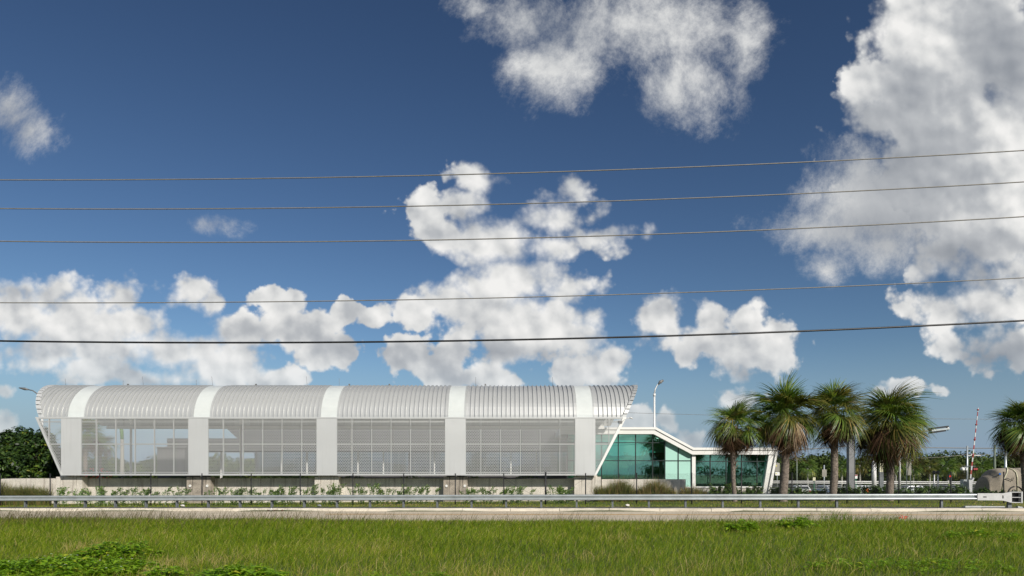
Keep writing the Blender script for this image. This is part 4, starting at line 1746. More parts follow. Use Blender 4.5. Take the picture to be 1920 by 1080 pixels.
def tuft(px0, px1, Y, top_py, label, seed, n=2600, mat='reed', lean=.42, cat='ornamental grass', group='ornamental grass clumps', tint=(.5, .25), name='ornamental_grass', gap=0):
    rs = np.random.default_rng(seed)
    cx = PX((px0 + px1) / 2, Y)
    w = (px1 - px0) / 2 / F * Y
    g0 = gz(cx, Y)
    H = PZ(top_py, Y) - g0
    base = np.stack([rs.uniform(-w, w, n) * .92, rs.uniform(-.45, .45, n), np.zeros(n)], 1)
    d = rs.normal(0, 1, (n, 2))
    d /= np.linalg.norm(d, axis=1, keepdims=True)
    prof = 1 - .35 * (np.abs(base[:, 0]) / w) ** 3
    prof *= .85 + .15 * np.sin(base[:, 0] * 3 + seed)
    L_ = H * rs.uniform(.6, 1.15, n) * prof
    V, q_, t_, k = blade_np(base, d, L_, rs.uniform(.02, .05, n), rs.uniform(.15, lean * 1.5, n), rs)
    tn = np.clip(rs.normal(tint[0], tint[1], n), 0, 1)
    V[:, 2] *= 1.35
    o = link(name, mesh_mixed(name, V, q_, t_, M[mat], np.repeat(tn, k)), None, (cx, Y, g0 - .03))
    tag(o, label, cat, group)
    return o


tuft(1112, 1195, 44.6, 903, 'brown-green ornamental grass before the left half of the retaining wall', 101, 2300)
tuft(1185, 1268, 44.6, 904, 'reddish ornamental grass before the right half of the retaining wall', 102, 2300, tint=(.62, .25))
tuft(1268, 1334, 44.8, 913, 'low ornamental grass below the white pavilion column', 103, 1300, tint=(.6, .25))
tuft(-30, 48, 44.2, 906, 'pale green ornamental grass at the left edge below the concrete wall', 104, 2200, tint=(.48, .2))
tuft(40, 90, 44.2, 908, 'fountain-shaped ornamental grass left of the first fence post', 105, 1700, tint=(.46, .2))


def shrub(px, Y, top_py, w_px, label, seed, n=1500, leaf=.085, mat='shrub_leaf', name='shrub', group='green shrubs by the fence', tint=(.45, .22), stems=True):
    rs = np.random.default_rng(seed)
    cx = PX(px, Y)
    w = w_px / 2 / F * Y
    g0 = gz(cx, Y)
    H = PZ(top_py, Y) - g0
    root = empty(name, (cx, Y, g0))
    tag(root, label, 'shrub', group)
    # upright leafy shoots
    ns = max(6, int(w * 16))
    b = MB()
    Cs, Ds = [], []
    per = max(8, n // ns)
    for k in range(ns):
        x0 = rs.uniform(-w, w) * .6
        tip = np.array([x0 + rs.normal(0, w * .35), rs.normal(0, .3), H * rs.uniform(.6, 1.05) * (1 - .3 * abs(x0) / w)])
        bs = np.array([x0 * .7, rs.normal(0, .08), 0])
        b.tube([tuple(bs), tuple((bs + tip) / 2 + np.array([0, 0, .05])), tuple(tip)], [.014, .01, .005], 4)
        t = rs.uniform(.2, 1.02, per)[:, None]
        Cs.append(bs + (tip - bs) * t + rs.normal(0, .07, (per, 3)))
        Ds.append(rs.normal(0, .6, (per, 3)) + np.array([0, -.2, .8]))
    obj('stem', b, M['tree_bark'], root)
    C, d = np.vstack(Cs), np.vstack(Ds)
    V, Fq = leaf_quads(C, d, leaf, rs, .38, .5)
    tn = np.clip(rs.normal(tint[0], tint[1], len(C)), 0, 1)
    link('foliage', np_mesh('foliage', V, Fq, M[mat], np.repeat(tn, 4)), root)
    return root


shrub(1350, 44.3, 909, 46, 'dark leafy shrub below the glass left of the shortest palm trunk', 111, 1500)
shrub(1372, 44.6, 905, 40, 'dark leafy shrub hugging the shortest palm trunk', 112, 1600)
shrub(1412, 44.4, 910, 44, 'leafy shrub below the glass right of the shortest palm trunk', 113, 1500)
shrub(1452, 44.0, 913, 30, 'small shrub at the foot of the slanting pavilion end', 114, 900)
spots = [(1500, 911, 44, 'between the second palm and a fence post'), (1535, 919, 36, 'left of the slender palm trunk'), (1582, 911, 34, 'right of the slender palm trunk'), (1605, 909, 44, 'before the grey steel column'),
         (1628, 912, 34, 'before the thick white pole'), (1650, 909, 36, 'left of the widest palm trunk'), (1692, 914, 44, 'right of the widest palm trunk'), (1722, 911, 44, 'below the tall sign panels'), (1748, 909, 44, 'below the two white bollards'),
         (1795, 907, 48, 'below the red signal'), (1830, 916, 40, 'below the crossing gate'), (1862, 921, 40, 'below the first tarpaulin'), (1900, 924, 40, 'below the second tarpaulin')]
for i, (px, ty, w, wh) in enumerate(spots):
    shrub(px, 44.2 + (i % 3) * .3, ty, w, 'green leafy shrub ' + wh, 120 + i, 1500, tint=(.5 if i % 2 else .38, .22))

# creepers along the fence foot
places = ['at the first pier', 'left of the second fence post', 'right of the second fence post', 'midway along the first bay', 'left of the stained second pier', 'right of the stained second pier',
          'below the start of the second bay', 'in the middle of the second bay', 'right of the sixth fence post', 'left of the middle pier', 'before the middle pier', 'right of the middle pier', 'below the start of the third bay',
          'in the middle of the third bay', 'below the end of the third bay', 'left of the fourth pier', 'right of the fourth pier', 'below the start of the fourth bay', 'in the middle of the fourth bay', 'at the gate-braced fence panel', 'left of the last pier']
CREEP = ['leafy creeper before the leftmost pier', 'leafy creeper just left of the edge of the leftmost pier', 'leafy creeper left of the second post from the leftmost pier', 'leafy creeper right of the first post past the leftmost pier',
         'creeper in the middle of the first pair of posts', 'creeper at the left of the third dark post', 'creeper touching the dark post below the equipment cabinet', 'creeper just left of the stained second pier',
         'creeper just right of the stained second pier', 'creeper between the second pier and the next dark post', 'creeper left of the dark post below the slanted hall end', 'creeper right of the dark post below the slanted hall end',
         'creeper in the middle of the second bay', 'creeper left of the post beside the blue van', 'creeper below the blue van', 'creeper before the clean middle pier', 'creeper at the right edge of the middle pier',
         'creeper right of the post beyond the middle pier', 'creeper in the middle of the third bay', 'creeper left of the post in the third bay', 'creeper right of the post in the third bay', 'creeper just left of the stained fourth pier',
         'creeper just right of the stained fourth pier', 'second creeper right of the stained fourth pier', 'creeper at the left post of the braced gate panel', 'creeper in the left half of the braced gate panel',
         'creeper right of the thick middle gate post', 'creeper left of the last pier']
cpx = [118, 152, 182, 200, 232, 262, 285, 330, 400, 432, 455, 500, 520, 545, 575, 608, 640, 672, 700, 735, 768, 800, 885, 905, 945, 975, 1040, 1050]
for i, px in enumerate(cpx):
    rs = np.random.default_rng(300 + i)
    Y = 42.6
    cx = PX(px, Y)
    g0 = gz(cx, Y)
    b = MB()
    hgt_ = rs.uniform(.75, 1.15) * .75
    for k in range(9):
        a0 = rs.uniform(-.6, .6)
        L_ = hgt_ * rs.uniform(.6, 1.15)
        tx = a0 + rs.uniform(-.3, .45)
        pts = [(a0, rs.uniform(-.1, .1), .0), ((a0 + tx) / 2, 0, L_ * .65 + .3), (tx, 0, L_ + .28)]
        b.tint = .4
        b.tube(pts, [.012, .01, .005], 4)
        for q in range(26):
            t = q / 25
            p = Vector(pts[0]).lerp(Vector(pts[1]), t * 2) if t < .5 else Vector(pts[1]).lerp(Vector(pts[2]), t * 2 - 1)
            sg = 1 if q % 2 else -1
            ln = rs.uniform(.10, .19)
            dv = Vector((sg * ln * .8 + .05, rs.uniform(-.08, .08), rs.uniform(.0, ln)))
            wv_ = Vector((0.02, .02, .03))
            b.tint = float(np.clip(rs.normal(.6, .2), 0, 1))
            b.add([p, p + dv * .5 + wv_, p + dv, p + dv * .5 - wv_], [(0, 1, 2, 3)])
    o = obj('creeper_plant', b, M['shrub_leaf'], None, (cx, Y, g0))
    nearest = min(range(len(posts)), key=lambda q: abs(posts[q] - px))
    tag(o, CREEP[i] + ' along the fence foot', 'creeper', 'creepers along the fence foot')

# hedge beyond the shed seen through the slot under the screen
rs = np.random.default_rng(9)
n = 16000
C = np.stack([rs.uniform(-34, 9, n), rs.uniform(56.5, 57.8, n), rs.uniform(.2, 1.78, n)], 1)
C[:, 2] *= .86 + .14 * np.sin(C[:, 0] * 1.3)
V, Fq = leaf_quads(C, rs.normal(0, 1, (n, 3)), .10, rs)
tag(link('hedge', np_mesh('hedge', V, Fq, M['shrub_leaf'], np.repeat(np.clip(rs.normal(.45, .25, n), 0, 1), 4))), 'low green hedge glimpsed through the slot beneath the perforated screen', 'hedge')
b = MB()
for k in range(46):
    x, z = PX(rs.uniform(150, 215), 57), rs.uniform(1.5, 2.35)
    b.add([(x - .07, 57, z), (x, 56.93, z - .06), (x + .07, 57, z), (x, 57.03, z + .09)], [(0, 1, 2, 3)])
bush = shrub(178, 57, 871, 58, 'flowering bush with red blooms behind the first screen panels', 140, 2200, .09, group='bushes behind the shed')
for i, (x, y, z) in enumerate(b.v):
    b.v[i] = (x - bush.location.x, y - .45 - bush.location.y, z - bush.location.z)
obj('red_blooms', b, M['red_flower'], bush)


# ------------------------------------------------------------------ lawn
rs = np.random.default_rng(2024)


def vnoise(x, y, seed=0):
    """cheap smooth noise for patches"""
    r_ = np.random.default_rng(seed)
    out = np.zeros_like(x)
    for k in range(10):
        fx, fy = r_.normal(0, 1, 2) * (0.35 if k < 5 else 1.1)
        out += np.sin(x * fx + y * fy + r_.uniform(0, 6.28)) * (1 if k < 5 else .6)
    return out / 4.5


def lawn(n, near, far_t, hmin, hmax, wid, tint_mu, tint_sd, bend, seed, name, label, dry=False, kmat='grass', xspread=.86, segs=3, power=1.0):
    rs = np.random.default_rng(seed)
    # sample distance so density falls off gently with distance
    y = near + (30.5 - near) * rs.random(n * 2) ** power
    x = (rs.random(n * 2) * 2 - 1) * (y * xspread + 6.5)
    t = (x - RO.x) * RN.x + (y - RO.y) * RN.y
    keep = t > far_t + rs.normal(0, .12, len(t))
    x, y, t = x[keep][:n], y[keep][:n], t[keep][:n]
    if dry:
        k2 = vnoise(x * 1.2, y * 1.2, 5) > .45
        x, y, t = x[k2], y[k2], t[k2]
    n = len(x)
    z = np.array([gz(a, b_) for a, b_ in zip(x, y)]) - .02
    base = np.stack([x, y, z], 1)
    d = rs.normal(0, 1, (n, 2)) + np.array([.55, 0])
    d /= np.linalg.norm(d, axis=1, keepdims=True) + 1e-6
    pn = vnoise(x * .9, y * .9, 3)
    L_ = rs.uniform(hmin, hmax, n) * (1 + .28 * pn)
    sc_d = np.clip(y / 20, .65, 1.5)
    V, q_, t_, k = blade_np(base, d, L_, wid * sc_d * rs.uniform(.7, 1.3, n), rs.uniform(bend[0], bend[1], n), rs, segs)
    tn = np.clip(rs.normal(tint_mu, tint_sd, n) + .07 * vnoise(x * 2, y * 2, 8) + (.12 if not dry else 0) * np.clip(vnoise(x, y * 1.3, 5) - .2, 0, 1) * (y < 22), 0, 1)
    o = link(name, mesh_mixed(name, V, q_, t_, M[kmat], np.repeat(tn, k)))
    tag(o, label, 'grass', kind='stuff')


lawn(280000, 10.5, 9.2, .13, .33, .0105, .42, .25, (.2, 1.1), 1, 'lawn_grass', 'thick uncut green grass covering the foreground verge', power=.85)
lawn(42000, 10.5, 9.4, .10, .30, .0095, .86, .10, (.3, 1.3), 2, 'dry_grass', 'straw coloured dry grass scattered through the green verge', dry=True)
lawn(5400, 21.5, 9.0, .40, .80, .010, .4, .3, (.25, .75), 4, 'seed_stalks', 'thin brown seed stalks rising in front of the road', kmat='seed', power=.30, segs=4)
# verge between the rail and the wall
n = 42000
s_ = rs.uniform(-34, 34, n)
t = -rs.uniform(.35, 9.5, n)
x = RO.x + RD.x * s_ + RN.x * t
y = RO.y + RD.y * s_ + RN.y * t
keep = (y < 46.0)
x, y = x[keep], y[keep]
z = np.array([plane_z(a) for a in x]) - .02
d = rs.normal(0, 1, (len(x), 2))
d /= np.linalg.norm(d, axis=1, keepdims=True)
V, q_, t_, k = blade_np(np.stack([x, y, z], 1), d, rs.uniform(.04, .12, len(x)), rs.uniform(.012, .022, len(x)), rs.uniform(.2, .9, len(x)), rs, 2)
tn = np.clip(rs.normal(.62, .2, len(x)) + .25 * vnoise(x, y, 6), 0, 1)
tag(link('verge_grass', mesh_mixed('verge_grass', V, q_, t_, M['grass'], np.repeat(tn, k))), 'short patchy grass strip behind the guardrail', 'grass', kind='stuff')


# broad-leaved weeds
def weeds(cx_px, py, rx, ry, n_pl, hgt, name, label, seed, leaf=.075, mat='weed', flowers=0, dense=1.0):
    rg = random.Random(seed)
    b = MB()
    fl = MB()
    Y0 = 1.85 * F / max(20, (py - HZ))
    for k in range(n_pl):
        a = rg.uniform(0, 6.283)
        r_ = math.sqrt(rg.random())
        x = PX(cx_px, Y0) + math.cos(a) * r_ * rx
        y = Y0 + math.sin(a) * r_ * ry
        z = gz(x, y)
        H = hgt * rg.uniform(.55, 1.2) * (1 - .35 * r_ * r_)
        lean = Vector((rg.uniform(-.15, .25), rg.uniform(-.15, .15), 0))
        kind_sz, kind_t = rg.choice(((1.15, .55), (.7, .4), (1.4, .65), (.9, .5), (.55, .75)))
        for q in range(int(rg.randint(9, 14) * dense)):
            t = .25 + .75 * rg.random()
            p = Vector((x, y, z)) + lean * t * H * 2 + Vector((0, 0, H * t))
            az = q * 2.4 + rg.uniform(-.4, .4)
            L_ = leaf * kind_sz * rg.uniform(.6, 1.5) * (1.25 - .45 * t)
            d_ = Vector((math.cos(az), math.sin(az), rg.uniform(-.1, .55))).normalized()
            s_ = Vector((-math.sin(az), math.cos(az), 0)) * L_ * .42
            upv = Vector((0, 0, L_ * .12))
            p0 = p + d_ * L_ * .25
            b.tint = min(1, max(0, rg.gauss(kind_t, .2)))
            m1, m2 = p0 + d_ * L_ * .55, p0 + d_ * L_ * 1.35 - Vector((0, 0, L_ * .3))
            b.add([p0, m1 + s_ + upv, m2, m1 - s_ + upv, m1 - upv * .3], [(0, 4, 1), (1, 4, 2), (2, 4, 3), (3, 4, 0)])
        b.tint = .35
        b.tube([(x, y, z), tuple(Vector((x, y, z)) + lean * 2 * H + Vector((0, 0, H)))], [.006, .003], 3, cap=False)
        if rg.random() < flowers:
            c = Vector((x, y, z)) + lean * 2 * H + Vector((0, 0, H * 1.08))
            for q in range(5):
                az = q * 1.257
                v_ = Vector((math.cos(az), math.sin(az), .3)) * .022
                w_ = Vector((-math.sin(az), math.cos(az), 0)) * .009
                fl.add([c, c + v_ * .7 + w_, c + v_, c + v_ * .7 - w_], [(0, 1, 2, 3)])
    o = obj(name, b, M[mat])
    tag(o, label, 'weeds', kind='stuff')
    if fl.v:
        obj('small_white_flowers', fl, M['flower'], o)['kind'] = 'stuff'


weeds(110, 1062, 1.75, .95, 250, .34, 'broadleaf_weeds', 'bright broad-leaved weeds filling the lower left corner', 5, .10, flowers=.12)
weeds(215, 1036, .9, .5, 80, .42, 'broadleaf_weeds', 'taller broad-leaved weeds at the right edge of the corner patch', 6, .10)
weeds(450, 1078, .75, .5, 95, .36, 'broadleaf_weeds', 'rounded bright weed clump at the bottom between the straw patches', 7, .11)
weeds(305, 1075, .35, .4, 30, .30, 'broadleaf_weeds', 'narrow weed clump between the two large weed patches', 8, .09)
weeds(700, 1080, 1.6, .5, 60, .22, 'broadleaf_weeds', 'sparse weeds along the bottom edge near the middle', 9, .06)
weeds(1391, 996, .55, .5, 34, .36, 'broadleaf_weeds', 'small bright weed clump in the grass below the pavilion end', 10, .11)
weeds(1495, 992, .6, .5, 34, .42, 'broadleaf_weeds', 'small weed clump below the second palm', 12, .11)
weeds(1700, 1060, 2.2, .8, 70, .2, 'broadleaf_weeds', 'scattered low weeds in the lower right grass', 13, .07)
weeds(1830, 1010, 1.2, .6, 30, .25, 'broadleaf_weeds', 'faint weeds in the grass near the right edge', 14, .09)


def tall_tufts(px, py, n, h, label, seed):
    rs = np.random.default_rng(seed)
    Y = 26.9 if py < 980 else 1.85 * F / (py - HZ)
    base = np.stack([PX(px, Y) + rs.normal(0, .35, n), Y + rs.normal(0, .2, n), np.full(n, gz(PX(px, Y), Y))], 1)
    d = rs.normal(0, 1, (n, 2)) + np.array([.6, 0])
    d /= np.linalg.norm(d, axis=1, keepdims=True)
    V, q_, t_, k = blade_np(base, d, rs.uniform(.4, 1, n) * h, rs.uniform(.008, .016, n), rs.uniform(.2, .9, n), rs, 4)
    tag(link('tall_grass_tuft', mesh_mixed('t', V, q_, t_, M['grass'], np.repeat(np.clip(rs.normal(.3, .15, n), 0, 1), k))), label, 'grass tuft', 'tall grass tufts at the road edge')


for px, py, n, h, wh in ((1565, 970, 260, .75, 'dark tall grass tuft at the road edge below the slender palm'), (1500, 975, 160, .6, 'tall grass tuft at the road edge below the second palm'),
                         (1670, 972, 160, .55, 'tall grass tuft at the road edge below the widest palm'), (1610, 972, 200, .5, 'tall grass tuft at the road edge below the steel column'), (1860, 974, 120, .5, 'tall grass tuft at the road edge below the guardrail terminal')):
    tall_tufts(px, py, n, h, wh, int(px))

rs = np.random.default_rng(88)
Bs, Ls = [], []
for px, py, n_, sp in ((160, 1020, 150, .35), (178, 1014, 90, .25), (312, 1050, 150, .35), (285, 1068, 90, .2), (385, 1045, 130, .4), (470, 1040, 60, .4), (640, 1065, 80, .5), (880, 1068, 110, .6), (1160, 1010, 60, .3), (1320, 1060, 90, .6), (1090, 1040, 80, .5), (1560, 1062, 80, .6), (1750, 1040, 60, .6)):
    Y = 1.85 * F / (py - HZ)
    cx = PX(px, Y)
    xx, yy = cx + rs.normal(0, sp, n_), Y + rs.normal(0, sp * .7, n_)
    Bs.append(np.stack([xx, yy, np.array([gz(a, b_) for a, b_ in zip(xx, yy)])], 1))
    Ls.append(rs.uniform(.18, .45, n_))
Bs, Ls = np.vstack(Bs), np.concatenate(Ls)
n = len(Bs)
d = rs.normal(0, 1, (n, 2)) + np.array([.3, 0])
d /= np.linalg.norm(d, axis=1, keepdims=True)
V, q_, t_, k = blade_np(Bs, d, Ls, rs.uniform(.006, .013, n), rs.uniform(.1, 1.5, n), rs, 4)
tag(link('dry_straw', mesh_mixed('dry_straw', V, q_, t_, M['grass'], np.repeat(np.clip(rs.normal(.93, .06, n), 0, 1), k))), 'tangles of pale dead straw among the foreground weeds', 'straw', kind='stuff')

# ------------------------------------------------------------------ street lamps
def tapered_pole(name, px, Y, py0, py1, r0, r1, mat, parent=None):
    b = MB()
    b.tube([(0, 0, 0), (0, 0, PZ(py1, Y) - PZ(py0, Y))], [r0, r1], 10)
    return b


e = empty('street_lamp', (PX(1227, 66), 66, -.4))
tag(e, 'tall pale street lamp behind the glass pavilion with its head tipped up to the right', 'street lamp')
zt = PZ(738, 66) + .4
b = MB()
b.tube([(0, 0, 0), (0, 0, zt)], [.13, .085], 10)
obj('pole', b, M['pole_white'], e)
b = MB()
b.tube([(0, 0, zt - .25), (0, 0, zt)], .13, 10)
obj('collar', b, M['pole_white'], e)
b = MB()
b.tube([(0, 0, zt), (.08, 0, zt + .45), (.3, 0, zt + .85), (.42, 0, zt + .95)], [.075, .06, .05, .05], 8)
obj('arm', b, M['pole_white'], e)
b = MB()
b.tube([(.36, 0, zt + .86), (.55, 0, zt + 1.12), (.86, 0, zt + 1.28)], [.06, .16, .10], 10)
b.box(.5, .72, -.1, .1, zt + 1.0, zt + 1.1)
obj('lamp_head', b, M['lamp_grey'], e)

e = empty('street_lamp', (PX(79, 59), 59, 0))
tag(e, 'white street lamp among the dark trees with its arm curving left above them', 'street lamp')
b = MB()
b.tube([(0, 0, -.1), (0, 0, PZ(758, 59))], [.12, .08], 10)
obj('pole', b, M['pole_white'], e)
b = MB()
z = PZ(758, 59)
pts = [(0, 0, z), (-.05, 0, z + .3), (-.35, 0, z + .85), (-.8, 0, z + 1.18), (-1.2, 0, z + 1.27)]
b.tube(pts, [.06, .055, .05, .045, .045], 8)
obj('arm', b, M['lamp_grey'], e)
b = MB()
b.tube([(-1.15, 0, z + 1.26), (-1.5, 0, z + 1.33), (-2.0, 0, z + 1.42)], [.05, .12, .04], 8)
obj('lamp_head', b, M['lamp_grey'], e)

# little lamp on the shed's right corner
e = empty('wall_lamp', (PX(1163, YF), YF - .02, PZ(792, YF)))
tag(e, 'small curved white lamp fixed to the right corner of the perforated screen', 'wall lamp')
b = MB()
b.box(-.12, .12, -.06, .06, -.06, .1)
obj('bracket', b, M['lamp_grey'], e)
b = MB()
b.tube([(.08, 0, .02), (.3, 0, .2), (.5, 0, .28), (.62, 0, .3)], .025, 7)
obj('arm', b, M['pole_white'], e)
b = MB()
b.tube([(.6, 0, .31), (.72, 0, .3), (.84, 0, .24)], [.03, .055, .03], 8)
obj('lamp_head', b, M['pole_white'], e)

# ------------------------------------------------------------------ right-hand objects
def simple(name, px, Y, label, cat, group=None, z=None):
    x = PX(px, Y)
    e_ = empty(name, (x, Y, gz(x, Y) if z is None else z))
    return tag(e_, label, cat, group)


e = simple('steel_column', 1595, 49.5, 'square grey steel column rising between two palms', 'column')
h = PZ(808, 49.5) - e.location.z
b = MB()
b.box(-.19, .19, -.16, .16, -.1, h)
obj('shaft', b, M['grey_steel'], e)
b = MB()
b.box(-.212, -.192, -.19, .19, -.05, h)
b.box(.192, .212, -.19, .19, -.05, h)
obj('flange', b, M['galv_dark'], e)
b = MB()
b.box(-.26, .26, -.24, .24, h + .003, h + .07)
obj('cap_plate', b, M['grey_steel'], e)

e = simple('lamp_pole', 1602, 56, 'thin grey pole just right of the square steel column', 'pole')
b = MB()
b.tube([(0, 0, 0), (0, 0, PZ(850, 56) - e.location.z)], [.055, .045], 8)
obj('shaft', b, M['galv'], e)
b = MB()
b.tube([(0, 0, PZ(850, 56) - e.location.z), (0, 0, PZ(847, 56) - e.location.z)], .12, 8)
obj('cap', b, M['galv'], e)

e = simple('floodlight_pole', 1687, 53, 'slim white pole through the widest palm carrying a floodlight to the right', 'light pole')
zt = PZ(812, 53) - e.location.z
b = MB()
b.tube([(0, 0, 0), (0, 0, zt)], [.08, .065], 10)
obj('pole', b, M['pole_white'], e)
b = MB()
b.tube([(0, 0, zt - .1), (1.2, 0, zt + .05), (2.6, 0, zt + .25)], .075, 8)
obj('arm', b, M['grey_steel'], e)
for (dz, ln, mt) in ((.34, 3.65, 'dark_metal'), (.18, 3.72, 'galv'), (.02, 3.45, 'dark_metal')):
    b = MB()
    b.bar((2.35, 0, zt + dz), (ln, 0, zt + dz + .16), .5, .12)
    obj('floodlight_housing', b, M[mt], e)
b = MB()
b.tube([(3.68, 0, zt + .33), (3.80, 0, zt + .38)], [.15, .09], 12)
obj('lens_hood', b, M['white_paint'], e)

e = simple('thick_pole', 1639, 55, 'thick white pole half hidden by the brown palm skirt', 'pole')
b = MB()
b.tube([(0, 0, 0), (0, 0, PZ(864, 55) - e.location.z)], [.18, .17], 14)
obj('shaft', b, M['pole_white'], e)
b = MB()
b.tube([(0, 0, -.02), (0, 0, .06)], .28, 14)
obj('base_plate', b, M['galv_dark'], e)
e = simple('cream_cabinet', 1652, 56, 'cream topped grey post between thick pole and palm trunk', 'post')
b = MB()
b.box(-.16, .16, -.1, .1, 0, PZ(885, 56) - e.location.z)
obj('lower_post', b, M['galv_dark'], e)
b = MB()
b.box(-.15, .15, -.1, .1, PZ(885, 56) - e.location.z + .004, PZ(862, 56) - e.location.z)
obj('cream_head', b, M['cream'], e)


def sign(px, Y, p_top, panels, label, post_px=0.0, post_top=None, post_mat='galv', two=False, w_post=.03):
    e_ = simple('road_sign', px, Y, label, 'sign')
    g_ = e_.location.z
    tops = PZ(post_top if post_top else p_top, Y) - g_
    for dx in ((-1, 1) if two else (0,)):
        b_ = MB()
        off = dx * (panels[0][1] * .8) / F * Y
        b_.tube([(off, .03, 0), (off, .03, tops)], w_post, 6)
        obj('post', b_, M[post_mat], e_)
    for (t_, hw, b2, mt) in panels:
        b_ = MB()
        w_ = hw / F * Y
        z0_, z1_ = PZ(b2, Y) - g_, PZ(t_, Y) - g_
        ch = min(.06, w_ * .2)
        b_.prism_y([(-w_ + ch, z0_), (w_ - ch, z0_), (w_, z0_ + ch), (w_, z1_ - ch), (w_ - ch, z1_), (-w_ + ch, z1_), (-w_, z1_ - ch), (-w_, z0_ + ch)], -.03, -.015)
        obj('sign_panel', b_, M[mt], e_)
    return e_


s_ = sign(1457.5, 62, 868, [(868, 4.3, 884.6, 'sign_back'), (885.2, 4.3, 891.5, 'white_paint')], 'grey sign back with white lower plate left of the second palm', post_top=867)
for (z_, w_) in ((873.5, .05), (888, .045)):
    b = MB()
    zz = PZ(z_, 62) - s_.location.z
    b.box(-.16, -.16 + w_ * 2, -.04, -.032, zz - w_, zz + w_)
    obj('sticker', b, M['yellow'], s_)
sign(1545.5, 62, 880, [(880, 4.2, 894, 'sign_back')], 'grey rounded sign back on a tall post left of the slender palm', post_top=872, w_post=.06)
sign(1526.5, 72, 895, [(895, 2.6, 901.5, 'cream')], 'small cream sign with a green stripe on a green post', post_top=895, post_mat='green_post', w_post=.05)
ns = sign(1605, 72, 889.5, [(890, 2.6, 897.5, 'white_paint')], 'small white and red notice on a green post right of the steel column', post_top=897, post_mat='green_post', w_post=.06)
b = MB()
zz = PZ(891.2, 72) - ns.location.z
b.box(-.13, .13, -.04, -.032, zz - .06, zz + .05)
obj('red_bar', b, M['red'], ns)
sign(1704, 60, 856, [(856, 4.4, 873.6, 'sign_back'), (874.2, 4.4, 891, 'sign_back')], 'tall pair of grey sign backs on two posts right of the floodlight pole', post_top=853, two=True)
e = simple('utility_post', 1494, 85, 'thin green grey post before the wood between palms', 'post')
b = MB()
b.tube([(0, 0, 0), (0, 0, PZ(860, 85) - e.location.z)], [.10, .08], 7)
obj('shaft', b, M['wood_pole'], e)

for px, wh in ((1751.6, 'left'), (1758.6, 'right')):
    e = simple('white_bollard', px, 58, wh + ' one of two white posts with black lamp tops', 'bollard', 'white posts with black tops')
    zt = PZ(889, 58) - e.location.z
    b = MB()
    b.tube([(0, 0, 0), (0, 0, zt)], .055, 10)
    obj('post', b, M['pole_white'], e)
    b = MB()
    b.tube([(0, 0, zt + .003), (0, 0, zt + .16), (0, 0, zt + .30)], [.13, .15, .11], 10)
    obj('lamp_top', b, M['dark_metal'], e)

e = simple('traffic_signal', 1781, 60, 'small black traffic signal glowing red beside a fence post', 'traffic signal')
zt = PZ(893, 60) - e.location.z
b = MB()
b.box(-.13, .13, -.1, .1, zt - .35, zt + .2)
obj('housing', b, M['dark_metal'], e)
b = MB()
b.tube([(0, -.12, zt), (0, -.10, zt)], .09, 12)
obj('red_lens', b, M['red_lit'], e)
b = MB()
b.tube([(0, 0, 0), (0, 0, zt - .35)], .04, 8)
obj('post', b, M['dark_metal'], e)

# level-crossing signal and raised gate
e = simple('crossing_signal', 1813.5, 56, 'grey railway crossing mast with round signal lamps behind the guardrail end', 'crossing signal')
g_ = e.location.z
k = 56 / F
b = MB()
b.tube([(0, 0, 0), (0, 0, PZ(836, 56) - g_)], [.08, .065], 10)
obj('mast', b, M['galv'], e)
b = MB()
zz = PZ(854, 56) - g_
b.box(.07, 25 * k, -.03, .03, zz - .025, zz + .025)
b.box(.3, .52, -.05, .05, zz + .026, zz + .12)
obj('crossarm', b, M['pole_white'], e)
b = MB()
zz = PZ(874, 56) - g_
b.box(-12 * k, 14 * k, -.12, -.08, zz - .02, zz + .02)
obj('signal_bar', b, M['galv_dark'], e)
zz = PZ(879.5, 56) - g_
for dx, mt in ((-10.5, 'white_paint'), (-6, 'white_paint'), (9, 'dark_metal'), (13, 'dark_metal')):
    b = MB()
    b.tube([(dx * k, -.30, zz), (dx * k, -.14, zz), (dx * k, .0, zz)], [.10, .16, .13], 14)
    lo_ = obj('signal_lamp', b, M[mt], e)
    if mt == 'dark_metal':
        b = MB()
        b.tube([(dx * k, -.32, zz), (dx * k, -.304, zz)], .09, 12)
        obj('red_lens', b, M['red'], lo_)
b = MB()
b.box(-11 * k, -3.5 * k, -.2, .15, PZ(912, 56) - g_, PZ(899, 56) - g_)
obj('control_box', b, M['galv'], e)

e = simple('crossing_gate', 1820, 55.5, 'raised red and white striped railway gate arm', 'crossing gate')
g_ = e.location.z
k = 55.5 / F
b = MB()
b.prism_y([(-4 * k, 0), (1 * k, 0), (1.5 * k, PZ(906, 55.5) - g_), (5 * k, PZ(897, 55.5) - g_), (4 * k, PZ(895, 55.5) - g_), (0, PZ(900, 55.5) - g_), (-5 * k, PZ(899, 55.5) - g_)], -.12, .12)
obj('gate_mechanism', b, M['galv_light'], e)
A0, A1 = Vector((-3.5 * k, -.2, PZ(897, 55.5) - g_)), Vector((11 * k, -.2, PZ(765, 55.5) - g_))
ns_ = 17
for i in range(ns_):
    p, q_ = A0.lerp(A1, i / ns_), A0.lerp(A1, (i + 1) / ns_)
    wd = .105 - .06 * i / ns_
    b = MB()
    b.bar(p, q_, .04, wd, (0, 1, 0)) if False else b.bar(p, q_, wd, .04, (0, 1, 0))
    obj('arm_stripe', b, M['red'] if i % 2 else M['galv_light'], e)
for t in (.33, .55, .76, .97):
    p = A0.lerp(A1, t)
    b = MB()
    b.tube([(p.x - .1, p.y - .05, p.z), (p.x + .02, p.y - .05, p.z)], .06, 8)
    obj('gate_light', b, M['red'], e)

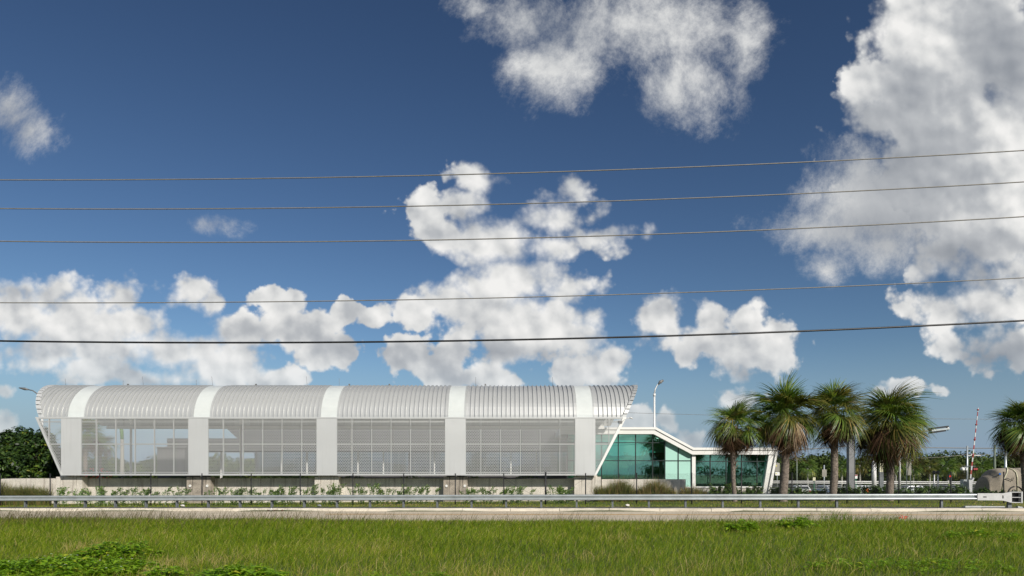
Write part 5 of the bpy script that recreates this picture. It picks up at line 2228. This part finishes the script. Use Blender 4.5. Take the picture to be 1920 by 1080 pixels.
e = simple('wooden_pole', 1865, 70, 'greenish timber pole with short crossarm above the tarpaulins', 'pole')
g_ = e.location.z
b = MB()
b.tube([(0, 0, 0), (0, 0, PZ(834, 70) - g_)], [.13, .10], 8)
obj('shaft', b, M['wood_pole'], e)
b = MB()
b.bar((-.3, 0, PZ(846, 70) - g_), (.45, 0, PZ(838, 70) - g_), .06, .06)
obj('crossarm', b, M['wood_pole'], e)
e = simple('grey_pole', 1885.5, 64, 'grey pole with a side bracket right of the timber pole', 'pole')
g_ = e.location.z
b = MB()
b.tube([(0, 0, 0), (0, 0, PZ(846, 64) - g_)], [.12, .10], 8)
obj('shaft', b, M['galv'], e)
b = MB()
b.bar((-.6, 0, PZ(848, 64) - g_), (-.1, 0, PZ(847, 64) - g_), .05, .05)
obj('bracket', b, M['galv_dark'], e)


# tarpaulin-covered humps
def hump(px0, px1, Y, label, seed, low_front=True):
    x0, x1 = PX(px0, Y), PX(px1, Y)
    e_ = empty('covered_equipment', ((x0 + x1) / 2, Y, gz((x0 + x1) / 2, Y)))
    tag(e_, label, 'covered equipment', 'tarpaulin covered equipment')
    g_ = e_.location.z
    w_ = (x1 - x0)
    H = PZ(877.5, Y) - g_
    prof = [(0.0, .30), (.015, .55), (.05, .68), (.12, .74), (.26, .77), (.31, .90), (.38, .965), (.55, .99), (.78, 1.0), (1.0, 1.0)] if low_front else [(0.0, .96), (.1, 1.0), (.5, 1.01), (.9, .98), (1, .93)]
    nd_ = 10
    rg = random.Random(seed)
    vs, fs = [], []
    m_ = len(prof)
    ringn = nd_ + 1
    for (u, hh) in prof:
        for j in range(ringn):
            a = math.pi * j / nd_
            yy = -math.cos(a) * 1.0 * (1 if u > .15 or not low_front else .7)
            zz = H * hh * (math.sin(a) ** .35)
            yy = max(-1.0, min(1.0, yy * 1.15))
            vs.append((-w_ / 2 + u * w_ + rg.uniform(-.02, .02), yy + rg.uniform(-.03, .03), zz))
    for i in range(m_ - 1):
        for j in range(nd_):
            fs.append((i * ringn + j, (i + 1) * ringn + j, (i + 1) * ringn + j + 1, i * ringn + j + 1))
    fs.append(tuple(range(ringn)))
    fs.append(tuple((m_ - 1) * ringn + j for j in reversed(range(ringn))))
    b_ = MB()
    b_.add(vs, fs, 0, True)
    obj('tarpaulin', b_, M['tarp'], e_)
    for (ua, ub) in ((.30, .86), (.86, .80)) if low_front else ((.05, .45), (.5, .9)):
        b_ = MB()
        lp = []
        for j in range(0, nd_ // 2 + 1):
            a = math.pi * j / nd_
            t = j / (nd_ / 2)
            u = ua + (ub - ua) * t
            hh = np.interp(u, [p[0] for p in prof], [p[1] for p in prof])
            lp.append((-w_ / 2 + u * w_, max(-1.0, -math.cos(a) * 1.15) - .05, H * hh * (math.sin(a) ** .35) + .02))
        b_.tube(lp, .035, 5)
        obj('white_piping', b_, M['cream'], e_)
    if low_front:
        b_ = MB()
        b_.tube([(-w_ / 2 + .31 * w_, -.93, H * .80), (-w_ / 2 + .31 * w_, -.9, H * .80)], .075, 12)
        obj('blue_badge', b_, M['blue_car'], e_)
    b_ = MB()
    b_.tube([(-.2, -1.08, H * .62), (-.05, -1.12, H * .66), (.35, -1.10, H * .58), (.4, -1.1, H * .68)], .022, 5)
    obj('strap', b_, M['black_rubber'], e_)
    return e_


hump(1840, 1895, 47.5, 'beige tarpaulin cover with a stepped nose beside the crossing gate', 3)
hump(1896, 1962, 47.7, 'second beige tarpaulin cover cut by the right edge of the photo', 4, False)
hose = MB()
c = fence_pt(1905)
pts = []
for i in range(15):
    a = math.pi * i / 14
    pts.append(P(1904 - 15 * math.cos(a), 932 - 20 * math.sin(a) ** .8, 43.2))
hose.tube(pts, .045, 8)
tag(obj('black_hose', hose, M['black_rubber']), 'thick black hose arching out of the ground behind the guardrail terminal', 'hose')
hose = MB()
hose.tube([P(1901 - 5 * math.cos(math.pi * i / 10), 930 - 12 * math.sin(math.pi * i / 10), 44.2) for i in range(11)], .03, 8)
tag(obj('black_hose', hose, M['black_rubber']), 'smaller black hose loop inside the larger arching hose', 'hose')

# pipe railing behind the palms
e = empty('pipe_railing', (PX(1640, 58), 58, 0))
tag(e, 'long pale metal railing with several horizontal bars behind the palms', 'railing')


def railpt(px, py_l, py_r):
    t = (px - 1438) / (1845 - 1438)
    Y = 58 + 6 * t
    p = Vector(P(px, py_l + (py_r - py_l) * t, Y))
    return p - e.location


for (a, b0, w_, mt) in ((902.2, 904.0, .055, 'pole_white'), (905.4, 907.2, .055, 'pole_white'), (909.5, 911, .02, 'galv'), (912.8, 914, .02, 'galv'), (916, 917, .02, 'galv'), (919.3, 920, .02, 'galv'), (922.5, 923, .02, 'galv')):
    b = MB()
    b.tube([railpt(1438, a, b0), railpt(1845, a, b0)], w_, 6)
    obj('rail', b, M[mt], e)
for i in range(15):
    px = 1446 + i * 28
    p, q_ = railpt(px, 902.2, 904), railpt(px, 927, 926)
    b = MB()
    b.bar(q_, p, .07, .07, (0, 1, 0))
    obj('post', b, M['galv_dark'], e)

# ------------------------------------------------------------------ parked cars
def car(x, y, z, rz, mat, label, van=False):
    e_ = empty('parked_car', (x, y, z), rz)
    tag(e_, label, 'car', 'parked cars beyond the railing')
    H = 1.9 if van else 1.45
    L_ = 4.5
    side = [(-2.25, .35), (-2.2, .75), (-1.9, .88), (-1.15, .95), (-.55, H - .05), (-.2, H), (.9, H), (1.25, H - .08), (1.8, 1.0), (2.15, .95), (2.25, .55), (2.2, .3)] if not van else \
           [(-2.25, .35), (-2.2, .95), (-1.8, 1.1), (-1.2, H - .1), (-.9, H), (2.1, H), (2.22, H - .1), (2.25, .5), (2.2, .3)]
    b_ = MB()
    n_ = len(side)
    vs = []
    for (yy, inset) in ((-.88, 1), (-.80, 0), (.80, 0), (.88, 1)):
        for (px_, pz_) in side:
            tuck = .16 * max(0, (pz_ - .95)) / .5
            vs.append((px_, math.copysign(abs(yy) - tuck - (0 if inset else 0), yy), pz_ - (.04 if inset and pz_ > .9 else 0)))
    fs = []
    for r_ in range(3):
        for i in range(n_):
            fs.append((r_ * n_ + i, r_ * n_ + (i + 1) % n_, (r_ + 1) * n_ + (i + 1) % n_, (r_ + 1) * n_ + i))
    fs += [tuple(reversed(range(n_))), tuple(range(3 * n_, 4 * n_))]
    b_.add(vs, fs)
    obj('body', b_, M[mat], e_)
    for sg in (-1, 1):
        for (a, b2) in (((-.95, -.05), (.02, 1.3)) if not van else ((-1.3, -.4), (-.3, .8))):
            g = MB()
            yo = sg * (.885)
            yo2 = sg * (.885 - .16 * (H - 1.0 - .12) / .5)
            a2, b3 = (a + .38 if a < -.5 else a), (b2 - .35 if b2 > 1 else b2)
            g.add([(a, yo, 1.0), (b2, yo, 1.0), (b3, yo2, H - .14), (a2, yo2, H - .14)], [(0, 1, 2, 3) if sg < 0 else (3, 2, 1, 0)])
            obj('side_window', g, M['car_glass'], e_)
    g = MB()
    g.add([(-1.17, -.70, .99), (-1.17, .70, .99), (-.6, .62, H - .08), (-.6, -.62, H - .08)], [(0, 1, 2, 3)])
    obj('windscreen', g, M['car_glass'], e_)
    g = MB()
    g.add([(1.83, -.70, 1.03), (1.83, .70, 1.03), (1.29, .62, H - .09), (1.29, -.62, H - .09)] if not van else [(2.262, -.6, 1.15), (2.262, .6, 1.15), (2.25, .55, H - .2), (2.25, -.55, H - .2)], [(0, 1, 2, 3)])
    obj('rear_window', g, M['car_glass'], e_)
    for (wx, wy) in ((-1.4, -.8), (-1.4, .8), (1.4, -.8), (1.4, .8)):
        g = MB()
        g.tube([(wx, wy - .1, .32), (wx, wy + .1, .32)], .32, 16)
        wh = obj('wheel', g, M['black_rubber'], e_)
        g = MB()
        s_ = math.copysign(1, wy)
        g.tube([(wx, wy + s_ * .1, .32), (wx, wy + s_ * .112, .32)], .2, 12)
        obj('rim', g, M['galv'], wh)
    for sg in (-1, 1):
        g = MB()
        g.box(2.2, 2.27, sg * .7 - .12, sg * .7 + .12, .68, .84)
        obj('tail_light', g, M['red'], e_)
        g = MB()
        g.box(-2.27, -2.2, sg * .66 - .14, sg * .66 + .14, .62, .76)
        obj('headlight', g, M['white_paint'], e_)


car(PX(1500, 86), 86, -.95, R(-100), 'white_car', 'white car behind the railing between the second palm and a sign')
car(PX(1548, 88), 88, -.95, R(-78), 'silver_car', 'silver car behind the railing left of the slender palm')
car(PX(1615, 88), 88, -.95, R(190), 'silver_car', 'silver car behind the railing right of the steel column')
car(PX(1705, 86), 86, -.95, R(5), 'silver_car', 'silver car behind the railing below the tall sign backs')
car(PX(1775, 90), 90, -.95, R(-95), 'dark_car', 'dark car behind the railing near the red signal')
car(PX(565, 78), 78, -.6, R(4), 'blue_car', 'blue van glimpsed under the perforated screen left of the middle pier', van=True)

# ------------------------------------------------------------------ small stuff on the ground
def rock_mb(rg, r_):
    b_ = MB()
    bm = bmesh.new()
    bmesh.ops.create_icosphere(bm, subdivisions=1, radius=r_)
    for v in bm.verts:
        v.co *= rg.uniform(.75, 1.2)
        v.co.z *= .6
    bm.verts.index_update()
    b_.add([tuple(v.co) for v in bm.verts], [tuple(v.index for v in f.verts) for f in bm.faces])
    bm.free()
    return b_


b = MB()
rg = random.Random(4)
for i in range(70):
    px = rg.uniform(1428, 1552)
    Y = rg.uniform(46, 50)
    r_ = rock_mb(rg, rg.uniform(.12, .3))
    x = PX(px, Y)
    zz = rg.uniform(.1, .42)
    b.add([(v[0] + x, v[1] + Y, v[2] + zz) for v in r_.v], r_.f)
tag(obj('rubble', b, M['rock']), 'pale rubble bank at the foot of the pavilion end and palms', 'rubble', kind='stuff')
b = MB()
for i in range(10):
    r_ = rock_mb(rg, rg.uniform(.03, .09))
    p = rp(s_of_px(rg.uniform(508, 548)), .85 + rg.uniform(-.1, .2), -.10)
    b.add([(v[0] + p.x, v[1] + p.y, v[2] * .7 + p.z) for v in r_.v], r_.f)
tag(obj('road_debris', b, M['debris']), 'brown debris lying against the kerb below the second bay', 'debris', kind='stuff')
for px, mt, lab in ((523, 'litter', 'white scrap of litter among brown debris at the kerb'), (587, 'galv', 'crumpled grey litter on the grass behind a guardrail post'), (325, 'litter', 'pale paper scrap on the grass behind the guardrail'), (1178, 'litter', 'white paper scrap on the grass below the pavilion glass')):
    r_ = rock_mb(rg, .13)
    p = rp(s_of_px(px), .95 if px == 523 else -.9, -.05 if px == 523 else .08)
    tag(obj('litter', r_, M[mt], None, tuple(p)), lab, 'litter', 'litter scraps')
e = simple('orange_flower', 1625, 44.0, 'orange flower head among the shrubs right of the steel column', 'flower')
b = MB()
z0_ = PZ(921, 44.0) - e.location.z
for k in range(9):
    a = k * .7
    c = Vector((math.cos(a) * .04, -.05, z0_ + .02 * k - .06))
    b.add([c, c + Vector((.05, 0, .03)), c + Vector((.03, 0, .07)), c + Vector((-.02, 0, .05))], [(0, 1, 2, 3)])
obj('petals', b, M['orange'], e)
b = MB()
b.tube([(0, 0, 0), (0, 0, z0_)], .012, 5)
obj('stem', b, M['crownshaft'], e)
e = simple('red_flower', 1692, 26.6, 'red flowers in the grass at the road edge below the widest palm', 'flower')
b = MB()
rg = random.Random(8)
for k in range(16):
    c = Vector((rg.uniform(-.13, .13), rg.uniform(-.1, .1), rg.uniform(.12, .24)))
    b.add([c, c + Vector((.035, -.01, .01)), c + Vector((.02, -.01, .04)), c + Vector((-.015, -.01, .03))], [(0, 1, 2, 3)])
obj('petals', b, M['red_flower'], e)
b = MB()
for k in range(4):
    b.tube([(k * .04 - .06, 0, 0), (k * .05 - .08, 0, .18)], .004, 4)
obj('stem', b, M['crownshaft'], e)
